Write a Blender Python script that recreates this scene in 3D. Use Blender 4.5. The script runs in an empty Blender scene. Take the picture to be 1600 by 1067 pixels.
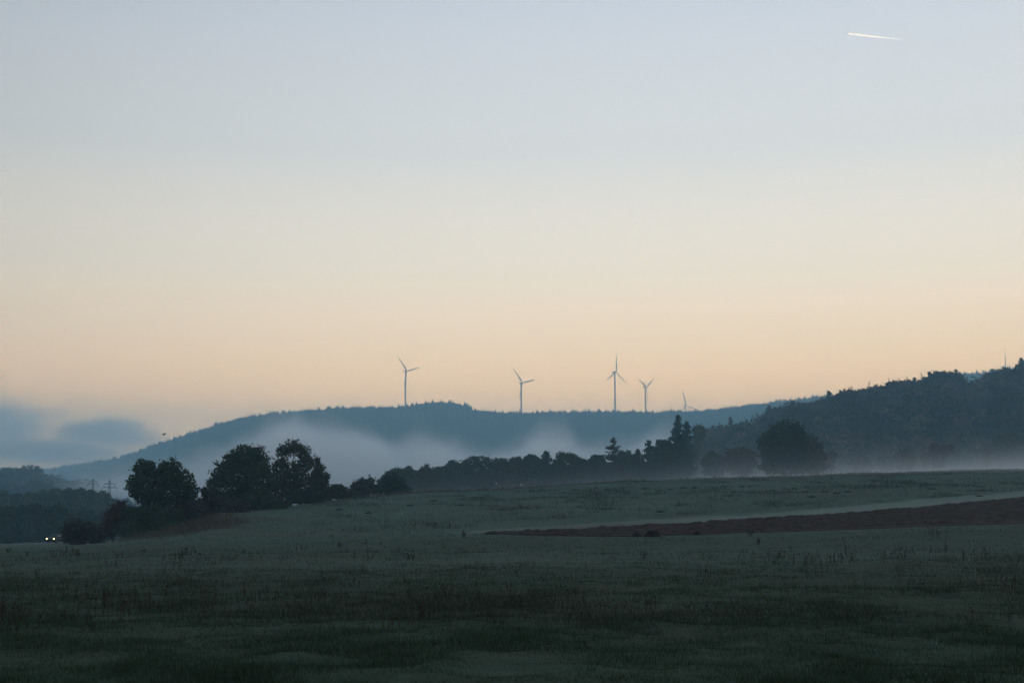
import bpy, math
import numpy as np

# ------------------------------------------------------------------ basics
SC = bpy.context.scene
COL = SC.collection
F = 1600 * 50.0 / 36.0                      # focal length of the photograph in its own pixels
PITCH = math.atan((830 - 533.5) / F)
CAM_Z = 1.7
CP, SP = math.cos(PITCH), math.sin(PITCH)


def ray(u, v):
    cx = (u - 800.0) / F
    cz = (533.5 - v) / F
    y = CP - SP * cz
    return cx / y, (SP + CP * cz) / y


def P(u, v, Y):
    t, s = ray(u, v)
    return np.array((t * Y, Y, CAM_Z + s * Y))


def tz(u, v, Y):
    return ray(u, v)[0], CAM_Z + ray(u, v)[1] * Y


def sstep(a, b, x):
    t = np.clip((x - a) / (b - a), 0, 1)
    return t * t * (3 - 2 * t)


# ------------------------------------------------------------------ value noise (numpy)
_rn = np.random.default_rng(5)
_LAT = _rn.random((256, 256))


def vnoise(x, y):
    xi = np.floor(x).astype(int); yi = np.floor(y).astype(int)
    fx = x - xi; fy = y - yi
    fx = fx * fx * (3 - 2 * fx); fy = fy * fy * (3 - 2 * fy)
    a = _LAT[xi & 255, yi & 255]; b = _LAT[(xi + 1) & 255, yi & 255]
    c = _LAT[xi & 255, (yi + 1) & 255]; d = _LAT[(xi + 1) & 255, (yi + 1) & 255]
    return (a * (1 - fx) + b * fx) * (1 - fy) + (c * (1 - fx) + d * fx) * fy


def fbm(x, y, o=3):
    s = 0; a = .5
    for k in range(o):
        s = s + a * vnoise(x * 2 ** k + 17.3 * k, y * 2 ** k + 5.1 * k); a *= .5
    return s


# ------------------------------------------------------------------ the lie of the land
# per direction: where the near meadow ends (depth, height) and where the slope tops out (crest)
_M = [(-500, 190, 858, 300, 853), (0, 190, 855.5, 295, 850), (100, 185, 853, 290, 846.5), (160, 165, 851, 250, 845),
      (210, 150, 850, 205, 838), (260, 145, 849.5, 205, 826), (330, 140, 848, 208, 805), (420, 140, 845, 228, 795),
      (520, 140, 842, 255, 782), (640, 138, 838.5, 300, 770), (800, 132, 835, 330, 763),
      (1000, 125, 835, 352, 751), (1200, 122, 830.5, 366, 744.5), (1400, 122, 825, 376, 738),
      (1600, 125, 819, 386, 733), (2000, 130, 812, 400, 722), (2600, 130, 805, 420, 712)]
MT = np.array([tz(m[0], m[2], 1)[0] for m in _M])
MYS = np.array([m[1] for m in _M], float)
MZS = np.array([tz(m[0], m[2], m[1])[1] for m in _M])
MYC = np.array([m[3] for m in _M], float)
MZC = np.array([tz(m[0], m[4], m[3])[1] for m in _M])
MDR = np.interp([m[0] for m in _M], [0, 200, 500, 700, 900, 1600, 2600], [3, 5, 5, 4.5, 3.5, 2.5, 2.5])

# tree tops of the far blue ridge
RIDGE_Y = 3900.0
_R = [(-900, 742), (-200, 742), (40, 738), (100, 727), (150, 721), (185, 715), (222, 701), (250, 691), (292, 676.5), (337, 664),
      (375, 653), (425, 646), (480, 640.5), (537, 637), (575, 636), (622, 636), (650, 631), (675, 628.5), (687, 628),
      (700, 629), (720, 633), (735, 637), (747, 641.5), (775, 644), (810, 645), (885, 644), (960, 643), (1005, 643.5),
      (1025, 645), (1055, 642), (1092, 641.5), (1130, 639), (1162, 635), (1195, 629.5), (1230, 625.5), (1275, 621.5),
      (1400, 603), (1495, 585), (1520, 585.5), (1555, 580.5), (1620, 572), (1800, 575), (2600, 640)]
RT = np.array([tz(a, b, 1)[0] for a, b in _R])
RZ = np.array([tz(a, b, RIDGE_Y)[1] for a, b in _R]) - 19.0
# tree tops of the wooded slope on the right
SLOPE_Y = 1180.0
_S = [(1040, 700), (1085, 678), (1097, 670), (1130, 665.5), (1152, 662), (1165, 655), (1187, 651), (1200, 641), (1225, 633.5), (1250, 627.5),
      (1275, 626.5), (1295, 622), (1305, 617), (1335, 610), (1375, 602), (1412, 595), (1450, 587.5), (1475, 585),
      (1492, 585), (1500, 594), (1508, 606), (1519, 607), (1527, 594), (1555, 583), (1582, 577), (1600, 574), (1700, 560),
      (2000, 545), (2600, 560)]
ST = np.array([tz(a, b, 1)[0] for a, b in _S])
SZ = np.array([tz(a, b, SLOPE_Y)[1] for a, b in _S]) - 21.0
# low hazy hill on the left
LOW_Y = 1560.0
_L = [(-900, 715), (-200, 730), (0, 738), (30, 741), (50, 739), (80, 750), (140, 760), (152, 772), (185, 770), (230, 785), (300, 815)]
LT = np.array([tz(a, b, 1)[0] for a, b in _L])
LZ = np.array([tz(a, b, LOW_Y)[1] for a, b in _L]) - 15.0


def H(x, y):
    x = np.asarray(x, float); y = np.asarray(y, float)
    ang = np.abs(np.arctan2(x, y))
    Y = np.where(np.abs(x) < 0.75 * y, y, np.hypot(x, y) * 0.8)
    t = np.clip(np.where(y > 1e-3, x / np.maximum(y, 1e-3), np.sign(x) * 0.75), -0.75, 0.75)
    ys = np.interp(t, MT, MYS); zs = np.interp(t, MT, MZS); yc = np.interp(t, MT, MYC); zc = np.interp(t, MT, MZC)
    dr = np.interp(t, MT, MDR)
    s = np.clip(Y / ys, 0, 1); z0 = zs * s ** 2
    q = np.clip((Y - ys) / (yc - ys), 0, 1)
    z1 = (zc - zs) * (q * 0.8 + 0.2 * (q * q * (3 - 2 * q)))
    z = np.where(Y < ys, z0, zs + z1) - dr * sstep(yc, yc + 130, Y)
    rough = (fbm(x / 9, y / 9) - .45) * 0.35 * sstep(12, 60, Y) + (fbm(x / 40 + 7, y / 40) - .45) * 0.7 * sstep(40, 120, Y) * (1 - sstep(100, 135, Y) * .6)
    z = z + rough * (1 - sstep(600, 1200, Y)) + (fbm(x / .8, y / 1.1, 3) - .45) * .17 * sstep(8, 16, Y) * (1 - sstep(60, 130, Y))
    # wooded slope, right
    w = sstep(560, SLOPE_Y, Y) * (1 - .75 * sstep(SLOPE_Y + 60, 2100, Y)) * sstep(ST[0], ST[1], t)
    z = z + np.maximum(np.interp(t, ST, SZ) - z, 0) * w
    # low hill, left
    w = sstep(850, LOW_Y, Y) * (1 - sstep(LOW_Y + 60, 2400, Y)) * (1 - sstep(LT[-2], LT[-1], t))
    z = z + np.maximum(np.interp(t, LT, LZ) - z, 0) * w
    # far ridge
    w = sstep(2000, RIDGE_Y, Y) * (1 - .55 * sstep(RIDGE_Y + 60, 5000, Y))
    z = z + (np.interp(t, RT, RZ) - z) * w + (fbm(x / 400, y / 400) - .45) * 60 * w * (1 - w)
    side = 1 - sstep(math.radians(50), math.radians(80), ang)
    return z * side


def H1(x, y):
    return float(H(np.array([x]), np.array([y]))[0])


_YS = np.concatenate([np.arange(8, 420, 1.0)])


def ground_at(u, v):
    """the point of the meadow seen at pixel (u, v)"""
    t0, s0 = ray(u, v)
    zz = H(t0 * _YS, _YS)
    dd = (zz - CAM_Z) / _YS - s0
    k = np.nonzero(dd >= 0)[0]
    if len(k) == 0:
        Y = 420.0
    else:
        k = k[0]
        Y = _YS[k] if k == 0 else _YS[k - 1] + dd[k - 1] / (dd[k - 1] - dd[k])
    return np.array((t0 * Y, Y, H1(t0 * Y, Y)))


# ------------------------------------------------------------------ mesh helpers
class MB:
    """gathers vertices and faces of one mesh"""
    def __init__(self):
        self.v = []; self.f = []; self.n = 0; self.mi = []

    def add(self, verts, faces, mi=0):
        verts = np.asarray(verts, np.float32).reshape(-1, 3)
        if isinstance(faces, list) and len({len(f) for f in faces}) > 1:
            for q in sorted({len(f) for f in faces}):
                self.f.append(np.array([f for f in faces if len(f) == q], np.int64) + self.n)
                self.mi.append(np.full(len(self.f[-1]), mi, np.int32))
            self.v.append(verts); self.n += len(verts)
            return
        self.v.append(verts)
        faces = np.asarray(faces, np.int64)
        self.f.append(faces + self.n); self.mi.append(np.full(len(faces), mi, np.int32))
        self.n += len(verts)

    def build(self, name, mat, parent=None, smooth=False, attrs=None, loc=None):
        me = bpy.data.meshes.new(name)
        V = np.concatenate(self.v) if self.v else np.zeros((0, 3), np.float32)
        if loc is not None:
            V = V - np.asarray(loc, np.float32)
        me.vertices.add(len(V)); me.vertices.foreach_set('co', V.ravel())
        cnt = sum(f.size for f in self.f); nf = sum(len(f) for f in self.f)
        me.loops.add(cnt); me.polygons.add(nf)
        me.loops.foreach_set('vertex_index', np.concatenate([f.ravel() for f in self.f]).astype(np.int32))
        tot = np.concatenate([np.full(len(f), f.shape[1], np.int32) for f in self.f])
        me.polygons.foreach_set('loop_start', (np.cumsum(tot) - tot).astype(np.int32))
        me.polygons.foreach_set('material_index', np.concatenate(self.mi))
        if smooth:
            me.polygons.foreach_set('use_smooth', np.ones(nf, bool))
        for m in (mat if isinstance(mat, (list, tuple)) else [mat]):
            me.materials.append(m)
        if attrs:
            for k, a in attrs.items():
                at = me.attributes.new(k, 'FLOAT', 'POINT'); at.data.foreach_set('value', np.asarray(a, np.float32))
        me.update(calc_edges=True)
        me.validate()
        o = bpy.data.objects.new(name, me); COL.objects.link(o)
        if loc is not None and parent is None:
            o.location = loc
        if parent is not None:
            o.parent = parent
        return o


def tag(o, label=None, cat=None, group=None, kind=None):
    if label: o['label'] = label
    if cat: o['category'] = cat
    if group: o['group'] = group
    if kind: o['kind'] = kind
    return o


def thing(name, label, cat, loc, rotz=0.0, group=None):
    o = bpy.data.objects.new(name, None); COL.objects.link(o)
    o.empty_display_size = 0.5
    o.location = [float(c) for c in loc]; o.rotation_euler = (0, 0, rotz)
    return tag(o, label, cat, group)


def tube(mb, pts, rad, sides=6, cap=True, mi=0):
    pts = np.asarray(pts, float); n = len(pts)
    d = np.gradient(pts, axis=0); d /= np.linalg.norm(d, axis=1)[:, None] + 1e-9
    up = np.where(np.abs(d[:, 2:3]) < .9, np.array([[0, 0, 1.]]), np.array([[1., 0, 0]]))
    a = np.cross(d, up); a /= np.linalg.norm(a, axis=1)[:, None]; b = np.cross(d, a)
    th = np.arange(sides) / sides * 2 * math.pi
    rad = np.broadcast_to(np.asarray(rad, float), (n,))
    ring = pts[:, None] + rad[:, None, None] * (np.cos(th)[None, :, None] * a[:, None] + np.sin(th)[None, :, None] * b[:, None])
    i = np.arange(n - 1)[:, None] * sides; j = np.arange(sides)[None]; k = (j + 1) % sides
    fs = np.stack([i + j, i + k, i + sides + k, i + sides + j], -1).reshape(-1, 4)
    V = ring.reshape(-1, 3); base = mb.n
    mb.add(V, fs, mi)
    if cap:
        mb.add(np.zeros((0, 3)), np.array([[base - mb.n + q for q in range(sides)]]), mi)
        mb.add(np.zeros((0, 3)), np.array([[base - mb.n + (n - 1) * sides + q for q in range(sides - 1, -1, -1)]]), mi)


def box(mb, c, s, mi=0, taper=(1, 1)):
    c = np.asarray(c, float); s = np.asarray(s, float) / 2
    v = np.array([(x, y, z) for z in (-1, 1) for y in (-1, 1) for x in (-1, 1)], float)
    v[4:, 0] *= taper[0]; v[4:, 1] *= taper[1]
    mb.add(v * s + c, [[0, 2, 3, 1], [4, 5, 7, 6], [0, 1, 5, 4], [2, 6, 7, 3], [0, 4, 6, 2], [1, 3, 7, 5]], mi)


def ellipsoid(mb, c, r, seg=12, rings=8, mi=0):
    th = np.linspace(0, 2 * math.pi, seg, endpoint=False); ph = np.linspace(0.02, math.pi - .02, rings)
    v = np.stack([np.outer(np.sin(ph), np.cos(th)), np.outer(np.sin(ph), np.sin(th)), np.outer(np.cos(ph), np.ones(seg))], -1)
    V = v.reshape(-1, 3) * np.asarray(r) + np.asarray(c)
    i = np.arange(rings - 1)[:, None] * seg; j = np.arange(seg)[None]; k = (j + 1) % seg
    mb.add(V, np.stack([i + j, i + seg + j, i + seg + k, i + k], -1).reshape(-1, 4), mi)


def leaves(rng, pts, size, up=0.0):
    """one small rhombic leaf cluster per point, turned at random"""
    n = len(pts)
    a = rng.normal(size=(n, 3)); a /= np.linalg.norm(a, axis=1)[:, None]
    c = rng.normal(size=(n, 3)); c[:, 2] += up
    b = np.cross(a, c); b /= np.linalg.norm(b, axis=1)[:, None] + 1e-9
    s = (np.asarray(size) * rng.uniform(.55, 1.35, n))[:, None]
    V = np.stack([pts - a * s, pts - b * s * .5, pts + a * s, pts + b * s * .55], 1).reshape(-1, 3)
    return V, np.arange(4 * n).reshape(-1, 4)


def lobe_points(rng, lobes, n, hollow=.5, lump=.22):
    """points in lumpy ellipsoids given as (cx, cy, cz, rx, ry, rz)"""
    L = np.asarray(lobes, float)
    w = (L[:, 3] * L[:, 5]) ** 1.0; w /= w.sum()
    k = rng.choice(len(L), n, p=w)
    d = rng.normal(size=(n, 3)); d /= np.linalg.norm(d, axis=1)[:, None]
    q = 1 + lump * (np.sin(d[:, 0] * 5.1 + k * 1.7) * np.sin(d[:, 2] * 6.3 + k * 2.3) + .7 * np.sin(d[:, 0] * 11 + d[:, 2] * 9 + k) * np.cos(d[:, 1] * 10 + k * 3))
    r = (hollow + (1 - hollow) * rng.random(n) ** .6) * q
    r *= 1 + .06 * np.clip(rng.normal(size=n), -2, 1.6) * (rng.random(n) < .3)
    return L[k, :3] + d * L[k, 3:] * r[:, None]


# ------------------------------------------------------------------ materials
def mat(name):
    m = bpy.data.materials.new(name); m.use_nodes = True
    nt = m.node_tree
    return m, nt, nt.nodes['Principled BSDF'], nt.nodes['Material Output']


def N(nt, kind, **kw):
    n = nt.nodes.new(kind)
    for k, v in kw.items():
        setattr(n, k, v)
    return n


def M_(nt, op, a, b=None, c=None):
    n = nt.nodes.new('ShaderNodeMath'); n.operation = op
    for i, x in enumerate((a, b, c)):
        if x is None: continue
        if isinstance(x, (int, float)): n.inputs[i].default_value = x
        else: nt.links.new(x, n.inputs[i])
    return n.outputs[0]


def mixc(nt, fac, a, b):
    n = nt.nodes.new('ShaderNodeMix'); n.data_type = 'RGBA'
    for s, x in ((n.inputs[0], fac), (n.inputs[6], a), (n.inputs[7], b)):
        if isinstance(x, (int, float)): s.default_value = x
        elif isinstance(x, tuple): s.default_value = (*x, 1)
        else: nt.links.new(x, s)
    return n.outputs[2]


def ramp(nt, fac, stops, interp='LINEAR'):
    n = nt.nodes.new('ShaderNodeValToRGB'); n.color_ramp.interpolation = interp
    e = n.color_ramp.elements
    while len(e) > 1: e.remove(e[-1])
    for i, (p, c) in enumerate(stops):
        x = e[0] if i == 0 else e.new(p)
        x.position = p
        x.color = (c, c, c, 1) if isinstance(c, (int, float)) else (*c, 1)
    if isinstance(fac, (int, float)): n.inputs[0].default_value = fac
    else: nt.links.new(fac, n.inputs[0])
    return n.outputs[0]


def noise(nt, scale, detail=3, vec=None, rough=.55):
    n = nt.nodes.new('ShaderNodeTexNoise'); n.inputs['Scale'].default_value = scale
    n.inputs['Detail'].default_value = detail; n.inputs['Roughness'].default_value = rough
    if vec is not None: nt.links.new(vec, n.inputs['Vector'])
    return n.outputs['Fac']


def plain(name, col, rough=.6, metal=0.0, spec=.3, var=.0, scale=3.0):
    m, nt, b, o = mat(name)
    b.inputs['Roughness'].default_value = rough; b.inputs['Metallic'].default_value = metal
    b.inputs['Specular IOR Level'].default_value = spec
    if var:
        tc = N(nt, 'ShaderNodeTexCoord'); f = noise(nt, scale, 4, tc.outputs['Object'])
        nt.links.new(mixc(nt, f, tuple(c * (1 - var) for c in col), tuple(c * (1 + var) for c in col)), b.inputs['Base Color'])
    else:
        b.inputs['Base Color'].default_value = (*col, 1)
    return m


def leafmat(name, dark, light, odd=None):
    m, nt, b, o = mat(name)
    g = N(nt, 'ShaderNodeNewGeometry')
    st = [(0.0, dark), (.75, light)] + ([(1.0, odd)] if odd else [])
    nt.links.new(ramp(nt, g.outputs['Random Per Island'], st), b.inputs['Base Color'])
    b.inputs['Roughness'].default_value = .75; b.inputs['Specular IOR Level'].default_value = .12
    return m


LEAF = {
    'green': leafmat('dark_green_leaves', (.020, .032, .016), (.045, .066, .030)),
    'olive': leafmat('olive_leaves', (.030, .034, .016), (.062, .060, .028), (.085, .060, .025)),
    'brown': leafmat('autumn_brown_leaves', (.028, .024, .016), (.056, .043, .028), (.078, .052, .032)),
    'red': leafmat('autumn_red_leaves', (.036, .022, .016), (.072, .040, .028), (.095, .048, .032)),
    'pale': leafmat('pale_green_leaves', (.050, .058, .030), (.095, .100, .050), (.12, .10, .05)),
    'needle': leafmat('dark_needles', (.015, .026, .018), (.034, .050, .032)),
    'larch': leafmat('larch_needles', (.028, .032, .016), (.06, .058, .03)),
}
BARK = plain('bark', (.055, .045, .036), .9, var=.4, scale=8)

# ------------------------------------------------------------------ ground sheet
th_f = np.radians(np.linspace(-24, 24, 560))
th_c = np.radians(np.concatenate([np.linspace(-180, -25, 50)[:-1], np.linspace(-25, -24, 2)[:1]]))
TH = np.concatenate([np.radians(np.linspace(-180, -24.5, 46)), th_f, np.radians(np.linspace(24.5, 180, 46)[:-1])])
RR = np.concatenate([np.geomspace(1.0, 14, 18)[:-1], np.linspace(14, 60, 170)[:-1], np.linspace(60, 440, 230)[:-1], np.geomspace(440, 6800, 150)])
nth, nr = len(TH), len(RR)
gx = np.sin(TH)[None] * RR[:, None]; gy = np.cos(TH)[None] * RR[:, None]
gz = H(gx, gy)
mb = MB()
V = np.concatenate([np.array([[0, 0, 0.0]]), np.stack([gx, gy, gz], -1).reshape(-1, 3)])
i = np.arange(nr - 1)[:, None] * nth + 1; j = np.arange(nth)[None]; k = (j + 1) % nth
faces = np.stack([i + j, i + k, i + nth + k, i + nth + j], -1).reshape(-1, 4)
rmid = np.repeat((RR[:-1] + RR[1:]) / 2, nth)
mi = (rmid > 640).astype(int)
mb.v.append(V.astype(np.float32)); mb.n = len(V)
mb.f.append(faces[mi == 0]); mb.mi.append(np.zeros((mi == 0).sum(), np.int32))
mb.f.append(faces[mi == 1]); mb.mi.append(np.ones((mi == 1).sum(), np.int32))
mb.f.append(np.stack([np.zeros(nth, int), 1 + (np.arange(nth) + 1) % nth, 1 + np.arange(nth)], -1)); mb.mi.append(np.zeros(nth, np.int32))


def cover(x, y):
    """how frosted and how dry the sward is at a spot"""
    t = x / np.maximum(y, 1)
    ys = np.interp(t, MT, MYS)
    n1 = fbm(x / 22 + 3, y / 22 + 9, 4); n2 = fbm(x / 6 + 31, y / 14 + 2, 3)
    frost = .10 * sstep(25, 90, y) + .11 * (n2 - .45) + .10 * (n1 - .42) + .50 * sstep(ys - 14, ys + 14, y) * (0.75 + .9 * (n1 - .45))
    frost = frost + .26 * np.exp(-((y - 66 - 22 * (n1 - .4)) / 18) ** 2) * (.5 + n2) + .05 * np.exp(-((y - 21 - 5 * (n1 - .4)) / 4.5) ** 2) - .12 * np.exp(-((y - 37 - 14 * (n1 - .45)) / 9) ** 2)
    dry = .30 * np.exp(-((y - 34 - 16 * (n1 - .45)) / 9) ** 2) * sstep(.42, .6, fbm(x / 8 + 70, y / 5, 3)) * sstep(-12, 4, x)
    dry = dry + .30 * sstep(.50, .66, fbm(x / 15 + 11, y / 11 + 40, 3)) * sstep(22, 40, y)
    # straw bank under the left hedge
    bank = np.exp(-((t + .225 + .03 * (n2 - .45)) / .034) ** 2) * np.exp(-((y - 184 - 30 * (n1 - .45)) / 20) ** 2)
    dry = dry + 1.1 * bank * (.45 + n2); frost = frost * (1 - .8 * np.clip(bank, 0, 1))
    yc = np.interp(t, MT, MYC)
    dry = dry + .9 * sstep(-70, -12, y - yc) * sstep(.12, .28, t) + .35 * sstep(-22, -4, y - yc) * (y < yc + 60)
    return np.clip(frost, 0, 1), np.clip(dry, 0, 1)


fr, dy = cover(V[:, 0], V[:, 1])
m, nt, b, out = mat('meadow_turf')
a1 = N(nt, 'ShaderNodeAttribute', attribute_name='frost').outputs['Fac']
a2 = N(nt, 'ShaderNodeAttribute', attribute_name='dry').outputs['Fac']
tc = N(nt, 'ShaderNodeTexCoord').outputs['Object']
n1 = noise(nt, .9, 6, tc, .65); n2 = noise(nt, .12, 4, tc)
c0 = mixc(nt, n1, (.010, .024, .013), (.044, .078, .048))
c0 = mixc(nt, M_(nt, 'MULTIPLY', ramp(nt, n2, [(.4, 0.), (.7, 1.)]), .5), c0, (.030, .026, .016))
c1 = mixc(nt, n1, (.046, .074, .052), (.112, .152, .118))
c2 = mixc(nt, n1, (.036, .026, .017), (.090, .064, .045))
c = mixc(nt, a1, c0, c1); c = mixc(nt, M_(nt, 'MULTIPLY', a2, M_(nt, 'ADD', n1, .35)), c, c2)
nt.links.new(c, b.inputs['Base Color'])
b.inputs['Roughness'].default_value = .95; b.inputs['Specular IOR Level'].default_value = .08
bp = N(nt, 'ShaderNodeBump'); bp.inputs['Strength'].default_value = .8; bp.inputs['Distance'].default_value = .25
nt.links.new(n1, bp.inputs['Height']); nt.links.new(bp.outputs[0], b.inputs['Normal'])
TURF = m
m, nt, b, out = mat('forest_floor')
tc = N(nt, 'ShaderNodeTexCoord').outputs['Object']
nt.links.new(mixc(nt, noise(nt, .03, 6, tc, .7), (.012, .018, .012), (.035, .042, .026)), b.inputs['Base Color'])
b.inputs['Roughness'].default_value = 1; b.inputs['Specular IOR Level'].default_value = 0.05
FLOOR = m
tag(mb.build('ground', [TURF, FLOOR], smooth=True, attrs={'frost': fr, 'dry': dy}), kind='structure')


# ------------------------------------------------------------------ fields laid on the slope
def patch(name, low, up, nu, nv, lift, rough, material, kind='structure', wav=2.0):
    us = np.linspace(low[0][0], low[-1][0], nu)
    lv = np.interp(us, *zip(*low)); uv = np.interp(us, *zip(*up))
    A = np.array([ground_at(u, v) for u, v in zip(us, lv)]); B = np.array([ground_at(u, v) for u, v in zip(us, uv)])
    s = np.linspace(0, 1, nv)[:, None, None]
    G = A[None] * (1 - s) + B[None] * s
    wob = (fbm(G[..., 0] / 2.5, G[..., 1] / 2.5) - .45)
    edge = np.minimum(np.linspace(0, 1, nv), np.linspace(1, 0, nv))[:, None]
    G[..., 1] += wob * 1.6 + (fbm(G[..., 0] / 9 + 3, G[..., 1] / 9, 3) - .45) * wav
    G[..., 2] = H(G[..., 0], G[..., 1]) + lift + rough * (fbm(G[..., 0] / .8, G[..., 1] / 1.3, 3) - .30) * np.clip(edge * 14, 0, 1) - .06 * (edge < .001)
    mb = MB()
    i = np.arange(nv - 1)[:, None] * nu; j = np.arange(nu - 1)[None]
    mb.add(G.reshape(-1, 3), np.stack([i + j, i + j + 1, i + nu + j + 1, i + nu + j], -1).reshape(-1, 4))
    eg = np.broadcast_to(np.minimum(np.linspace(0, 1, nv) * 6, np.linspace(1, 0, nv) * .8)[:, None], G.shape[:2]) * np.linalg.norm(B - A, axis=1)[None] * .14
    return tag(mb.build(name, material, smooth=False, attrs={'edge': eg.ravel()}), kind=kind)


BROWN_UP = [(755, 834.2), (812, 830), (897, 827), (1093, 817), (1262, 805.5), (1431, 793), (1600, 776.5), (1800, 757)]
BROWN_LOW = [(755, 834.6), (812, 836), (953, 838.5), (1082, 836), (1178, 832), (1262, 829), (1431, 823), (1600, 818), (1800, 811)]
STRIP_UP = [(700, 835.4), (735, 831), (812, 826), (897, 820), (1000, 813), (1093, 806.5), (1262, 796.5), (1431, 781.5), (1600, 767.5), (1800, 748)]
STRIP_LOW = [(700, 835.8), (755, 834.2)] + [(a, b_ + .6) for a, b_ in BROWN_UP[1:]]
m, nt, b, out = mat('ploughed_soil')
tc = N(nt, 'ShaderNodeTexCoord').outputs['Object']
n1 = noise(nt, 1.4, 6, tc, .7)
nt.links.new(mixc(nt, n1, (.010, .0045, .0015), (.036, .017, .008)), b.inputs['Base Color'])
b.inputs['Roughness'].default_value = .95; b.inputs['Specular IOR Level'].default_value = .1
SOIL = m
m, nt, b, out = mat('mist_tinted_stubble')
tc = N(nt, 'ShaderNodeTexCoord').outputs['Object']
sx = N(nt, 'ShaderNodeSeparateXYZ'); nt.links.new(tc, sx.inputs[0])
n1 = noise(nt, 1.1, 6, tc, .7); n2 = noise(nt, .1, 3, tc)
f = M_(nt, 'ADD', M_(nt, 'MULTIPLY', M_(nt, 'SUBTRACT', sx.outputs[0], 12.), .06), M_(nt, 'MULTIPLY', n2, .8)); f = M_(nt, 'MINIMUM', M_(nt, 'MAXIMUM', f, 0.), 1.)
ca = mixc(nt, n1, (.045, .038, .034), (.100, .084, .076)); cb = mixc(nt, n1, (.066, .090, .070), (.150, .175, .145))  # cb: pale tone painted in for the mist lying over the strip
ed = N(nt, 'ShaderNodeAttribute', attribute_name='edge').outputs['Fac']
ed = ramp(nt, M_(nt, 'ADD', ed, M_(nt, 'MULTIPLY', M_(nt, 'SUBTRACT', noise(nt, .35, 5, tc, .65), .5), 1.5)), [(.10, 0.), (1., 1.)])  # painted mist: crisp at the ploughed edge, fading out up the strip
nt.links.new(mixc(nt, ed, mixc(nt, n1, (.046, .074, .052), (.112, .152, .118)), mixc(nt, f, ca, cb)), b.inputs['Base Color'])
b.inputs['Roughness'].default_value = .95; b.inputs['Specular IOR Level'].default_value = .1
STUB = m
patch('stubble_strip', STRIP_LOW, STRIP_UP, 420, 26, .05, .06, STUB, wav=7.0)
patch('ploughed_field', BROWN_LOW, BROWN_UP, 760, 150, .06, .62, SOIL)

# road at the left, coming out from behind the bush
mb = MB()
rc = [P(u, v, Y) for u, v, Y in ((-420, 857, 246), (-200, 855, 248), (-60, 853, 250), (20, 852, 253), (88, 851, 262), (130, 848, 280), (170, 846, 310))]
rc = np.array(rc); tt = np.linspace(0, len(rc) - 1, 90)
cx = np.interp(tt, np.arange(len(rc)), rc[:, 0]); cy = np.interp(tt, np.arange(len(rc)), rc[:, 1])
for _ in range(12):
    cx[1:-1] = (cx[:-2] + 2 * cx[1:-1] + cx[2:]) / 4; cy[1:-1] = (cy[:-2] + 2 * cy[1:-1] + cy[2:]) / 4
d = np.stack([np.gradient(cx), np.gradient(cy)], -1); d /= np.linalg.norm(d, axis=1)[:, None]
nn = np.stack([-d[:, 1], d[:, 0]], -1)
off = np.array([-3.4, -2.9, -2.85, 0, 2.85, 2.9, 3.4])
pts = np.stack([cx[:, None] + nn[:, :1] * off, cy[:, None] + nn[:, 1:] * off, np.zeros((90, 7))], -1)
pts[..., 2] = H(pts[..., 0], pts[..., 1]) + np.array([-.1, .10, .12, .16, .12, .10, -.1])
i = np.arange(89)[:, None] * 7; j = np.arange(6)[None]
q = np.stack([i + j, i + j + 1, i + 8 + j, i + 7 + j], -1).reshape(-1, 4)
mb.add(pts.reshape(-1, 3), q)
tag(mb.build('road', plain('asphalt', (.045, .044, .043), .7, spec=.25, var=.25, scale=2)), kind='structure')
ROAD = (cx, cy, d)


# ------------------------------------------------------------------ grass and weeds
def sward(name, seed, n, ylo, yhi, tlo, thi, hgt, wid, blades, material, keep=None, inv=True):
    rng = np.random.default_rng(seed)
    y = 1 / rng.uniform(1 / yhi, 1 / ylo, n) if inv else rng.uniform(ylo, yhi, n)
    t = rng.uniform(tlo, thi, n); x = t * y
    if keep is not None:
        k = keep(x, y, rng); x, y = x[k], y[k]
    n = len(x); z = H(x, y)
    x = np.repeat(x, blades); y = np.repeat(y, blades); z = np.repeat(z, blades); m_ = len(x)
    sp = .05 + y * .0008
    x = x + rng.normal(size=m_) * sp; y2 = y + rng.normal(size=m_) * sp
    h = rng.uniform(hgt[0], hgt[1], m_) * (.6 + .8 * np.repeat(rng.random(n), blades)) * (.38 + 3.0 * fbm(x / 1.5, y / 2.4, 3) ** 2)
    w = wid * np.maximum(1, y / 22) * rng.uniform(.6, 1.3, m_)
    cf, cd = cover(x, y)
    a = rng.uniform(0, 2 * math.pi, m_); lean = rng.normal(size=(m_, 2)) * .38
    px, py = np.cos(a) * w, np.sin(a) * w
    B = np.stack([x, y2, z - .03], -1)
    V = np.stack([B + np.stack([-px, -py, 0 * w], -1), B + np.stack([px, py, 0 * w], -1),
                  B + np.stack([lean[:, 0] * h, lean[:, 1] * h, h], -1)], 1).reshape(-1, 3)
    mb = MB(); mb.add(V, np.arange(3 * m_).reshape(-1, 3))
    return tag(mb.build(name, material, attrs={'frost': np.repeat(cf, 3), 'dry': np.repeat(cd, 3)}), kind='stuff')


def in_field(x, y):
    """True on the ploughed field and the strip behind it"""
    t = x / y; u = 800 + t * F * 1.006
    v = 830 - (H(x, y) - CAM_Z) / y * F
    lo = np.interp(u, *zip(*BROWN_LOW)); hi = np.interp(u, *zip(*STRIP_UP))
    return (u > 715) & (v < lo + .5) & (v > hi - .5) & (y < 240)


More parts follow.
